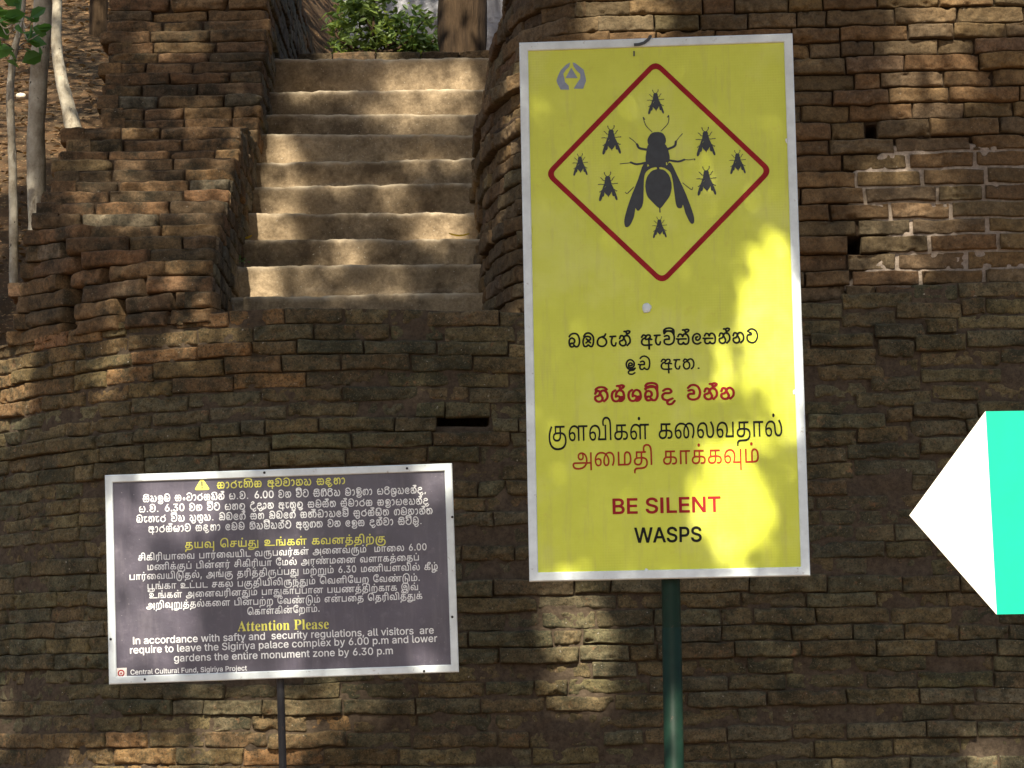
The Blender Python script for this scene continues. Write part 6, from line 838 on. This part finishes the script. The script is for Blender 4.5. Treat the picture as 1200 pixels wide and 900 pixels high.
class Sign:
    """a rectangular board standing in the scene; px() gives board coordinates of a point on its face"""
    def __init__(s, name, corners, dist, label):
        rs = [ray(*c) / FPX for c in corners]; A = np.array([-rs[1], rs[2], -rs[3]]).T; d = np.r_[1, np.linalg.solve(A, -rs[0])]
        P = [rs[i] * d[i] for i in range(4)]; k = dist / np.mean([p[1] for p in P]); P = [CAM + p * k for p in P]
        U = P[1] - P[0] + P[2] - P[3]; V = P[0] - P[3] + P[1] - P[2]; s.W = np.linalg.norm(U) / 2; s.H = np.linalg.norm(V) / 2
        U = U / np.linalg.norm(U); V = V - U * (V @ U); V /= np.linalg.norm(V); s.U, s.V, s.N = U, V, np.cross(U, V); s.C = sum(P) / 4
        s.root = bpy.data.objects.new(name, None); COL.objects.link(s.root); s.root['label'] = label; s.root['category'] = 'sign'
        mw = Matrix.Identity(4)
        for i in range(3): mw[i][0], mw[i][1], mw[i][2], mw[i][3] = s.U[i], s.V[i], s.N[i], s.C[i]
        s.root.matrix_world = mw; s.root.empty_display_size = .2
        s.mpp = s.W / np.hypot(corners[1][0] - corners[0][0], corners[1][1] - corners[0][1])
    def px(s, x, y):
        d = ray(x, y); t = ((s.C - CAM) @ s.N) / (d @ s.N); Q = CAM + d * t - s.C; return np.array([Q @ s.U, Q @ s.V])
    def text(s, ws, a, b, xh, mat, unit=1.0, name='lettering', z=.0012):
        """one line of writing, every word a part"""
        A, B_ = s.px(*a), s.px(*b); P = np.concatenate([l for w_ in ws for l in w_])
        x0, x1 = P[:, 0].min(), P[:, 0].max(); D = B_ - A; L = np.hypot(*D); D = D / L; E = np.array([-D[1], D[0]])
        sx = L / (x1 - x0); sy = xh * s.mpp / unit
        for w_ in ws: fill(name, [A + D * ((l[:, :1] - x0) * sx) + E * (l[:, 1:] * sy) for l in w_], mat, s.root, z)
    def frame(s, w, t, mat, chan=.012):
        """four mitred rails, one mesh"""
        W, H = s.W / 2, s.H / 2; prof = [(0, -t), (0, .004), (.003, .007), (w - .003, .007), (w, .004), (w, -.001)]; V = []; F = []
        for cx, cy in ((-1, -1), (1, -1), (1, 1), (-1, 1)):
            for o_, z in prof: V.append((cx * (W - o_), cy * (H - o_), z))
        n = len(prof)
        for k in range(4):
            for j in range(n - 1): a = k * n + j; b_ = ((k + 1) % 4) * n + j; F.append((a, b_, b_ + 1, a + 1))
        o = mesh_np('frame', np.array(V), np.array(F), mat, s.root, None, False); return o
    def panel(s, mat, back, t=.02):
        W, H = s.W / 2 - .004, s.H / 2 - .004
        o = mesh_np('panel', np.array([(-W, -H, 0), (W, -H, 0), (W, H, 0), (-W, H, 0), (-W, -H, -t), (W, -H, -t), (W, H, -t), (-W, H, -t)]), np.array([(0, 1, 2, 3), (7, 6, 5, 4), (0, 4, 5, 1), (1, 5, 6, 2), (2, 6, 7, 3), (3, 7, 4, 0)]), mat, s.root, None, False); return o
    def pole(s, x, ytop, xb, yb, rad, mat, collar=None):
        A, B_ = s.px(x, ytop), s.px(xb, yb); D = (B_ - A) / np.hypot(*(B_ - A)); zc = -.02 - rad - .004; Lg = s.C[2] / max(.2, -(s.V[2] * D[1])) - 0
        p0 = A - D * .5; Lt = (s.C[2] + s.V[2] * A[1]) / (-(s.V[2] * D[1] + s.U[2] * D[0])) + .05
        prof = [(0, rad), (.5 + Lt, rad)]
        if collar: c0 = .5 + collar; prof = [(0, rad), (c0 - .004, rad), (c0 - .002, rad * 1.0), (c0, rad * 1.045), (c0 + .5 + Lt, rad * 1.045)]
        th = np.linspace(0, 2 * math.pi, 33); V = []
        for l, r_ in prof:
            q = p0 + D * l; Nn = np.array([-D[1], D[0]])
            for a in th: V.append((q[0] + Nn[0] * math.cos(a) * r_, q[1] + Nn[1] * math.cos(a) * r_, zc + math.sin(a) * r_))
        return mesh_np('pole', np.array(V), grid_faces(len(prof), 33), mat, s.root)

M['alu'] = mat_plain('aluminium', (.68, .75, .76), .45, .5, .1, 14, 0, (80, .1, .002), ((.42, .42, .4), 30, .62))
M['black'] = mat_plain('black_print', (.014, .015, .014), .7, .12, .2, 30)
M['ink'] = mat_plain('wasp_print', (.022, .025, .03), .45, .4, .25, 30)
M['red'] = mat_plain('red_print', (.3, .018, .022), .7, .12, .15, 20)
M['orange'] = mat_plain('orange_red_print', (.36, .04, .018), .7, .12, .15, 20)
M['logo'] = mat_plain('blue_grey_print', (.24, .28, .36), .45, .5, .15, 25)
M['white'] = mat_plain('white_print', (.8, .82, .82), .4, .5, .06, 60)
M['lemon'] = mat_plain('lemon_print', (.74, .72, .13), .4, .5, .06, 60)
M['greenpole'] = mat_plain('green_paint', (.006, .022, .013), .5, .16, .25, 9, 0, (60, .15, .004), ((.07, .05, .035), 22, .63))
M['greypole'] = mat_plain('grey_paint', (.025, .025, .027), .45, .3, .25, 9, 0, (60, .15, .004), ((.07, .05, .035), 22, .63))
M['tape'] = mat_plain('dark_tape', (.045, .05, .055), .5, .4, .2, 20)
b = NB('yellow_sheeting', .42, .45)
c = b.ramp(b.noise(5, 7, .7), .32, .68, (.59, .64, .04), (.67, .72, .062)); c = b.mix(b.mul(b.ramp(b.noise(16, 8, .75), .58, .75), .35), c, (.5, .38, .05))
c = b.mix(b.mul(b.ramp(b.noise(90, 3, .5), .7, .78), .25), c, (.4, .3, .08))
c = b.mix(b.mul(b.ramp(b.noise(9, 6, .7, (3.2, .35, 1)), .52, .74), .32), c, (.4, .36, .12)); c = b.mix(b.mul(b.ramp(b.noise(2.6, 5, .6), .5, .7), .3), c, (.72, .74, .3)); b.base(c)
wv = b.n('ShaderNodeTexWave', bands_direction='Y'); wv.inputs['Scale'].default_value = 34; wv.inputs['Distortion'].default_value = .4; b.l(b.co, wv.inputs['Vector'])
wx = b.n('ShaderNodeTexWave', bands_direction='X'); wx.inputs['Scale'].default_value = 34; b.l(b.co, wx.inputs['Vector'])
n = b.bump(wv.outputs[1], .3, .0005); n = b.bump(wx.outputs[1], .2, .0005, n); b.bump(b.noise(6, 3), .15, .006, n); M['yellow'] = b.m
b = NB('purple_film', .3, .5)
c = b.ramp(b.noise(3, 7, .65), .35, .65, (.036, .03, .05), (.062, .052, .082)); c = b.mix(b.mul(b.ramp(b.noise(24, 8, .75), .55, .7), .35), c, (.17, .145, .18)); c = b.mix(b.mul(b.ramp(b.noise(8, 6, .7, (3, .4, 1)), .5, .75), .3), c, (.2, .175, .2)); c = b.mix(b.mul(b.ramp(b.noise(120, 2, .5), .72, .76), .5), c, (.4, .38, .4)); b.base(c); b.b.inputs['Specular IOR Level'].default_value = 1.0
b.l(b.ramp(b.noise(4, 6, .65), .35, .7, (.44, .44, .44), (.6, .6, .6)), b.b.inputs['Roughness'])
n = b.bump(b.noise(60, 6, .7), .12, .004); b.bump(b.noise(9, 4, .6), .2, .01, n); M['purple'] = b.m

# ---- the tall yellow wasp sign
Yl = Sign('wasp_warning_sign', [(609.7, 50.3), (929.8, 39.4), (948.1, 674.6), (619.2, 681.6)], 8.6, 'tall yellow wasp warning sign in a grey aluminium frame on a dark green pole')
Yl.panel(M['yellow'], None); Yl.frame(.03, .028, M['alu']); Yl.pole(786, 680, 790, 900, .0315, M['greenpole'], .16)
q = [Yl.px(768, 72), Yl.px(904, 200), Yl.px(776, 332), Yl.px(640, 204)]
def rounded(q, inset, rad):
    c = sum(q) / 4; P = [c + (x - c) * (1 - inset / np.hypot(*(x - c)) * 1.414) for x in q]; o = []
    for k in range(4):
        a, b_, d = P[k - 1], P[k], P[(k + 1) % 4]; u = (a - b_) / np.hypot(*(a - b_)); v = (d - b_) / np.hypot(*(d - b_)); s0, s1 = b_ + u * rad, b_ + v * rad
        for t in np.linspace(0, 1, 9): o.append((1 - t) ** 2 * s0 + 2 * t * (1 - t) * b_ + t * t * s1)
    return np.array(o)
fill('diamond_border', [rounded(q, -.004, .035), rounded(q, .0135, .022)], M['red'], Yl.root, .0012)
def figure(loops, sg, x, y, k, mat, name, org=(1.228, 1.92)):
    c = sg.px(x, y); return fill(name, [c + (l - np.array(org)) * k for l in loops], mat, sg.root, .0014)
kk = 250 / 6 * Yl.mpp
figure(WASP_BIG, Yl, 720 + 307 / 6, 130 + 420 / 6, kk, M['ink'], 'wasp_figure')
for x, y, h in [(768.5, 119, 29), (716.5, 163.5, 34), (680, 192.5, 26), (712.5, 218, 34), (827, 165.5, 34), (864.5, 189.5, 28), (828, 211.5, 34), (773, 266, 25)]:
    figure(WASP_SMALL, Yl, x, y, h / 3.15 * Yl.mpp, M['ink'], 'small_wasp', (1.23, 1.95))
for t in LOGO: fill('emblem', [np.array([Yl.px(645 + x / 18, 65 + y / 18) for x, y in pp(t)])], M['logo'], Yl.root, .0012)
Yl.text(sinhala(SINHALA_LINES['L1'], .088), (666, 406.8), (889, 401.2), 12.2, M['black']); Yl.text(sinhala(SINHALA_LINES['L2'], .08), (733, 433.2), (820, 432.2), 11.8, M['black']); Yl.text(sinhala(SINHALA_LINES['L3'], .1), (696, 470.8), (861.5, 467.2), 13, M['red'])
Yl.text(tamil(TAMIL_LINES[0], 0), (643, 517.5), (917, 511), 19.5, M['black'], .6); Yl.text(tamil(TAMIL_LINES[1], 0), (671, 547), (889.5, 542), 17.5, M['orange'], .6)
Yl.text(latin('BE SILENT', .022)[0], (718, 602.2), (845, 599.3), 17.6, M['red'], .75); Yl.text(latin('WASPS', .022)[0], (743.5, 635.8), (822.5, 634.4), 17.2, M['black'], .75)
# bent dark strap hooked over the top rail, and its tail on the face
def strip(name, pts, wd, mat, z):
    P = [Yl.px(*p) for p in pts]; L = []; Rr = []
    for i, p in enumerate(P):
        d = P[min(i + 1, len(P) - 1)] - P[max(i - 1, 0)]; d = d / np.hypot(*d); n = np.array([-d[1], d[0]]) * wd / 2; L.append(p + n); Rr.append(p - n)
    V = [(*p, z) for p in L] + [(*p, z) for p in Rr] + [(*p, z - .003) for p in L] + [(*p, z - .003) for p in Rr]; n = len(P); F = []
    for i in range(n - 1): F += [(i, n + i, n + i + 1, i + 1), (2 * n + i, 2 * n + i + 1, 3 * n + i + 1, 3 * n + i), (i, i + 1, 2 * n + i + 1, 2 * n + i), (n + i, 3 * n + i, 3 * n + i + 1, n + i + 1)]
    F += [(0, 2 * n, 3 * n, n), (n - 1, 2 * n - 1, 4 * n - 1, 3 * n - 1)]
    return mesh_np(name, np.array(V), np.array(F), mat, Yl.root, None, False)
strip('strap', [(743, 53.5), (749, 53), (755, 51), (760, 47), (763, 42.5)], .01, M['tape'], .0125)
strip('strap', [(743, 60), (743, 66)], .005, M['tape'], .004)
# torn blister where a bolt sits, small edge tears
o = blob('bolt_cap', (0, 0, 0), (.016, .015, .005), M['alu'], 3, .25, 1.5, 3); o.parent = Yl.root; c = Yl.px(758, 361); o.location = (c[0], c[1], .002)
for x, y, s in [(622, 268, .012), (922, 165, .009), (931, 460, .009), (758, 670, .012)]:
    o = blob('peeled_edge', (0, 0, 0), (s * .55, s, .0025), M['white'] if x > 700 else M['yellow'], 2, .3, 1.5, int(x)); o.parent = Yl.root; c = Yl.px(x, y); o.location = (c[0], c[1], .001)

# ---- the purple notice
Nt = Sign('closing_time_notice', [(126.2, 556.8), (532.8, 542.8), (534.7, 787.6), (124.9, 802.2)], 9.0, 'wide dark purple visitor notice with white lines of text on a thin grey post')
Nt.panel(M['purple'], None); Nt.frame(.027, .026, M['alu']); Nt.pole(327.5, 797, 330.5, 900, .0135, M['greypole'])
for x, y in [(310, 554), (530, 606), (530, 723), (497, 786.5), (130, 749), (170, 796), (477, 549)]:
    c = Nt.px(x, y); o = blob('rivet', (0, 0, 0), (.0045, .0045, .003), M['greypole'], 2, .05, 1, 1); o.parent = Nt.root; o.location = (c[0], c[1], .0075)
tri = [Nt.px(236.5, 559.5), Nt.px(246.5, 574), Nt.px(227.5, 574.5)]
def rtri(P, rad):
    o = []
    for k in range(3):
        a, b_, d = P[k - 1], P[k], P[(k + 1) % 3]; u = (a - b_) / np.hypot(*(a - b_)); v = (d - b_) / np.hypot(*(d - b_))
        for t in np.linspace(0, 1, 6): o.append((1 - t) ** 2 * (b_ + u * rad) + 2 * t * (1 - t) * b_ + t * t * (b_ + v * rad))
    return np.array(o)
fill('warning_triangle', [rtri(tri, .01)], M['lemon'], Nt.root, .0012)
def quad(sg, a, b_, wd):
    A, B_ = sg.px(*a), sg.px(*b_); d = (B_ - A) / np.hypot(*(B_ - A)); n = np.array([-d[1], d[0]]) * wd / 2; return np.array([A + n, B_ + n, B_ - n, A - n])
fill('exclamation_mark', [quad(Nt, (236.6, 564), (236.8, 569.5), .005), quad(Nt, (236.8, 570.8), (236.9, 572.4), .005)], M['tape'], Nt.root, .002)
Nt.text(sinhala(SINHALA_LINES['S0'], .092), (254, 572.3), (404.5, 566.8), 7.0, M['lemon'])
Nt.text(sinhala(SINHALA_LINES['S1'], .092), (167, 588.2), (499, 577.6), 6.6, M['white']); Nt.text(sinhala(SINHALA_LINES['S2'], .092), (163, 600.2), (503, 590.6), 6.6, M['white'])
Nt.text(sinhala(SINHALA_LINES['S3'], .092), (160, 612.2), (507, 602.2), 6.6, M['white']); Nt.text(sinhala(SINHALA_LINES['S4'], .092), (174, 623.8), (494, 614), 6.6, M['white'])
Nt.text(tamil(TAMIL_LINES[2], .012), (217, 642.6), (452, 635.4), 7.6, M['lemon'], .6)
for k, (a, b_) in enumerate([((162, 657), (500, 644.6)), ((173, 668.2), (491, 656.6)), ((152, 679.6), (513, 667.4)), ((173, 690.6), (492, 680.6)), ((175, 701.2), (490, 691.4)), ((171.5, 713), (495, 701.8)), ((290, 720.6), (374.5, 716.8))]):
    Nt.text(tamil(TAMIL_LINES[k + 3], .012), a, b_, 6.5, M['white'], .6)
Nt.text(latin('Attention Please', 0, SERIF)[0], (278.5, 739.8), (385.5, 736.8), 12, M['lemon'], .7)
Nt.text(latin('In accordance with safty and  security regulations, all visitors  are', .014)[0], (156, 755), (508.5, 742.4), 8.5, M['white'], .75); Nt.text(latin('require to leave the Sigiriya palace complex by 6.00 p.m and lower', .014)[0], (152.5, 766), (512.5, 752), 8.5, M['white'], .75); Nt.text(latin('gardens the entire monument zone by 6.30 p.m', .014)[0], (204, 775.4), (460.5, 766.4), 8.5, M['white'], .75)
Nt.text(latin('Central Cultural Fund, Sigiriya Project', .014)[0], (153, 790.6), (289.5, 785.6), 5.8, M['white'], .75)
M['cream'] = mat_plain('cream_print', (.62, .58, .55), .4, .5, .1, 60)
fill('logo', [np.array([Nt.px(135.5, 783), Nt.px(148.5, 782.5), Nt.px(148.8, 794.5), Nt.px(135.6, 795)])], M['cream'], Nt.root, .0012)
th = np.linspace(0, 2 * math.pi, 25)[:-1]; c = Nt.px(142, 788.8)
fill('logo_mark', [c + .012 * np.c_[np.cos(th), np.sin(th)], c + .008 * np.c_[np.cos(th), np.sin(th)], c + np.array([(-.004, -.004), (.004, -.004), (.0, .005)])], M['red'], Nt.root, .0018)

# ---- the white-tipped green arrow board at the right
YA = 6.2
root = empty('arrow_sign'); tag(root, 'green arrow board with a white pointed tip at the right edge, pointing left', 'sign')
tp, a0, b0 = at(1066, 604, YA), at(1155, 482, YA), at(1168, 720, YA)
cA = (a0 + b0) / 2; root.location = tuple(cA)
up = (a0 - b0) / np.linalg.norm(a0 - b0); nrm = np.array([.05, -1, -.02]); nrm /= np.linalg.norm(nrm); lf = np.cross(nrm, up); lf /= np.linalg.norm(lf); lf = -lf if lf[0] > 0 else lf
lf = lf + up * .01; hh = np.linalg.norm(a0 - b0) / 2
M['arrowwhite'] = mat_plain('white_gloss_paint', (.8, .79, .68), .4, .5, .06, 6)
M['arrowgreen'] = mat_plain('green_gloss_paint', (.0, .37, .235), .35, .5, .06, 6)
def slab(name, pts, t, mat, off=0.0):
    n = len(pts); V = [p - nrm * off * -1 for p in pts] + [p - nrm * t for p in pts]; V = [v - cA for v in V]
    me = bpy.data.meshes.new(name); F = [tuple(range(n)), tuple(range(2 * n - 1, n - 1, -1))] + [(i, n + i, n + (i + 1) % n, (i + 1) % n) for i in range(n)]
    me.from_pydata([tuple(v) for v in V], [], F); me.materials.append(mat); me.update()
    o = bpy.data.objects.new(name, me); COL.objects.link(o); o.parent = root; return o
slab('arrow_tip', [a0, tp, b0], .005, M['arrowwhite'])
rt = -lf * .95 
slab('arrow_body', [a0 + rt * .0, b0 + rt * .0, b0 + rt, a0 + rt], .005, M['arrowgreen'])
# post behind the board, outside the picture
pc = cA - lf * .55 + np.array([0, .06, 0])
o = tube('pole', [pc + up * .2, np.array([pc[0], pc[1], 1.0]), np.array([pc[0], pc[1], 0])], [.03, .03, .03], M['greenpole'], 24, 0, 3); hang(o, root)

# ------------------------------------------------------------------ the trees behind the viewer whose crowns dapple everything
# places the photograph shows in sun: (x, y, rx, ry, angle, open) in picture pixels, per surface
LIT_WALL = [(1135, 12, 95, 24, 0, .95), (1090, 80, 52, 72, 0, .55), (1060, 255, 64, 85, -.5, .3), (1050, 320, 45, 22, 0, .35), (728, 18, 50, 30, 0, .8),
            (250, 150, 44, 24, -.3, .35), (150, 245, 60, 28, 0, .45), (255, 195, 40, 50, 0, .4), (200, 45, 44, 18, 0, .3), (250, 250, 44, 20, 0, .4), (110, 250, 26, 16, 0, .4), (170, 325, 60, 10, 0, .3), (120, 352, 26, 10, 0, .7), (205, 367, 38, 8, 0, .9), (250, 360, 30, 10, 0, .4),
            (4, 445, 22, 56, 0, 1), (55, 385, 40, 20, .2, .3), (200, 400, 40, 12, 0, .12), (678, 765, 34, 72, 0, 1), (655, 720, 24, 24, 0, .8), (690, 800, 22, 38, 0, .8),
            (300, 855, 85, 36, -.1, .8), (190, 905, 120, 28, 0, .7), (400, 830, 44, 24, 0, .3), (5, 850, 14, 34, 0, .5), (1165, 892, 44, 14, 0, .9), (1060, 590, 30, 40, 0, .06), (580, 285, 12, 36, .3, .6), (588, 25, 18, 45, 0, .9),
            (505, 90, 64, 16, 0, .9), (370, 100, 46, 6, 0, .6), (490, 122, 62, 12, 0, .6), (328, 172, 18, 15, 0, .85), (340, 203, 28, 10, 0, .75), (500, 172, 50, 9, 0, .35), (430, 208, 60, 6, 0, .4), (330, 236, 34, 9, 0, .5), (450, 238, 60, 8, 0, .3), (515, 265, 38, 13, 0, .95), (316, 264, 24, 13, 0, .8), (402, 298, 30, 12, 0, .75), (300, 322, 24, 10, 0, .6), (284, 335, 10, 14, 0, .8), (440, 349, 50, 3, 0, .6), (400, 322, 70, 8, 0, .2)]
LIT_Y = [(908, 385, 38, 100, .12, 1), (872, 430, 26, 50, .3, .3), (858, 590, 40, 76, .18, 1), (905, 500, 30, 50, 0, .1), (880, 655, 46, 24, 0, .2), (650, 690, 56, 16, 0, .7), (740, 684, 90, 8, 0, .5), (890, 310, 26, 36, 0, .35)]
LIT_N = [(220, 552, 80, 12, 0, 1), (350, 795, 120, 10, 0, 1), (180, 742, 50, 48, 0, 1), (150, 650, 26, 80, 0, .9), (205, 596, 64, 36, 0, 1), (320, 620, 40, 60, .3, .25), (330, 720, 26, 70, 0, .35), (515, 565, 30, 22, 0, .5), (505, 770, 30, 20, 0, .35)]
def mask(L, px, py):
    o = np.zeros(px.shape)
    for x, y, rx, ry, a, s in L:
        ca, sa = math.cos(a), math.sin(a); dx, dy = px - x, py - y; q = np.sqrt(((dx * ca - dy * sa) / (rx + 7)) ** 2 + ((dx * sa + dy * ca) / (ry + 7)) ** 2); o = np.maximum(o, s * (1 - smooth(.6, 1.2, q)))
    return o
r = np.random.default_rng(77); NLEAF = 330000
# crown volume: a sheared slab along the sun's direction above and before the scene
cx = r.uniform(-3.8, 3.8, NLEAF); cz = r.uniform(-1.8, 11.2, NLEAF); t = 10.2 - .42 * cz + r.uniform(-1.4, 1.4, NLEAF)
Lf = np.stack([cx, np.full(NLEAF, YW), cz], -1) + S[None] * t[:, None]
# where each leaf's shadow lands; crown gaps are shaped to make the sun patches
def hit(Lf):
    X0 = Lf.copy(); Ys = np.full(len(Lf), YW)
    for _ in range(6):
        tt = (Lf[:, 1] - Ys) / S[1]; H = Lf - S[None] * tt[:, None]; x, z = H[:, 0], H[:, 2]
        sy = np.interp(z, STZ[::-1], STY[::-1]); Yn = np.where(x < PX0 - .05, 12.2 + (z - 3.4) / .475, np.where(x < PX1, Df(z), np.where(x < -.17, sy, 11.13)))
        Yn = np.where(z < ZTOP, np.interp(x, low_path.p[:, 0], low_path.p[:, 1]), Yn); Ys = Ys * .4 + np.clip(Yn, 10.9, 22) * .6
    return H
H = hit(Lf); px, py = to_px(H); lit = mask(LIT_WALL, px, py)
bgm = (px < 105) & (py < 330) & (H[:, 0] < PX0); lit = np.where(bgm, .8 * (vnoise(H, 3.2, 5) > .3), lit)
out_ = (px < -60) | (px > 1260) | (py < -80) | (py > 960); lit = np.where(out_, .97 * (vnoise(H, 2.2, 8) > .42), lit)
blocked = np.zeros(NLEAF)
for sg, LL in ((Yl, LIT_Y), (Nt, LIT_N)):
    tt = ((Lf - sg.C) @ sg.N) / (S @ sg.N); Q = Lf - S[None] * tt[:, None]; a = (Q - sg.C) @ sg.U; b_ = (Q - sg.C) @ sg.V
    on = (np.abs(a) < sg.W / 2 + .02) & (np.abs(b_) < sg.H / 2 + .02); qx, qy = to_px(Q); lit = np.where(on, mask(LL, qx, qy), lit)
tt = ((Lf - cA) @ nrm) / (S @ nrm); Q = Lf - S[None] * tt[:, None]; qx, qy = to_px(Q)
on = (qx > 1045) & (qy > 462) & (qy < 742) & (qx < 1420); lit = np.where(on, 1.0, lit)
keep = r.random(NLEAF) < np.clip(-np.log(np.clip(lit, .004, .9995)) / 6.9, 0, 1)
Lf = Lf[keep]
for sgn, base, lab in ((-1, (-4.4, 3.2, 0), 'tall leafy shade tree left of the viewer, its crown over the signs'), (1, (4.6, 2.6, 0), 'tall leafy shade tree right of the viewer, its crown over the signs')):
    root = empty('shade_tree', base); tag(root, lab, 'tree', 'shade trees behind the viewer'); bs = np.array(base, float)
    sel = Lf[(Lf[:, 0] < -1.0) if sgn < 0 else (Lf[:, 0] >= -1.0)]
    top = bs + (0, 0, 6.5); lb = [tube('t', [bs, bs + (.1, .1, 3), top], [.28, .22, .18], M['darkbark'], 18, .1, 10, 4)]
    for k in range(9):
        e = bs + np.array([sgn * r.uniform(-.5, 1.5), r.uniform(-3, 3), r.uniform(8, 11.5)]); lb.append(tube('t', [top - (0, 0, .1), (top + e) / 2 + (0, 0, .3), e], [.12, .07, .02], M['darkbark'], 8, .1, 6, k))
    hang(join('trunk', lb), root)
    hang(leaves('crown', sel, .085, M['canopy'], r, .3, .62), root)
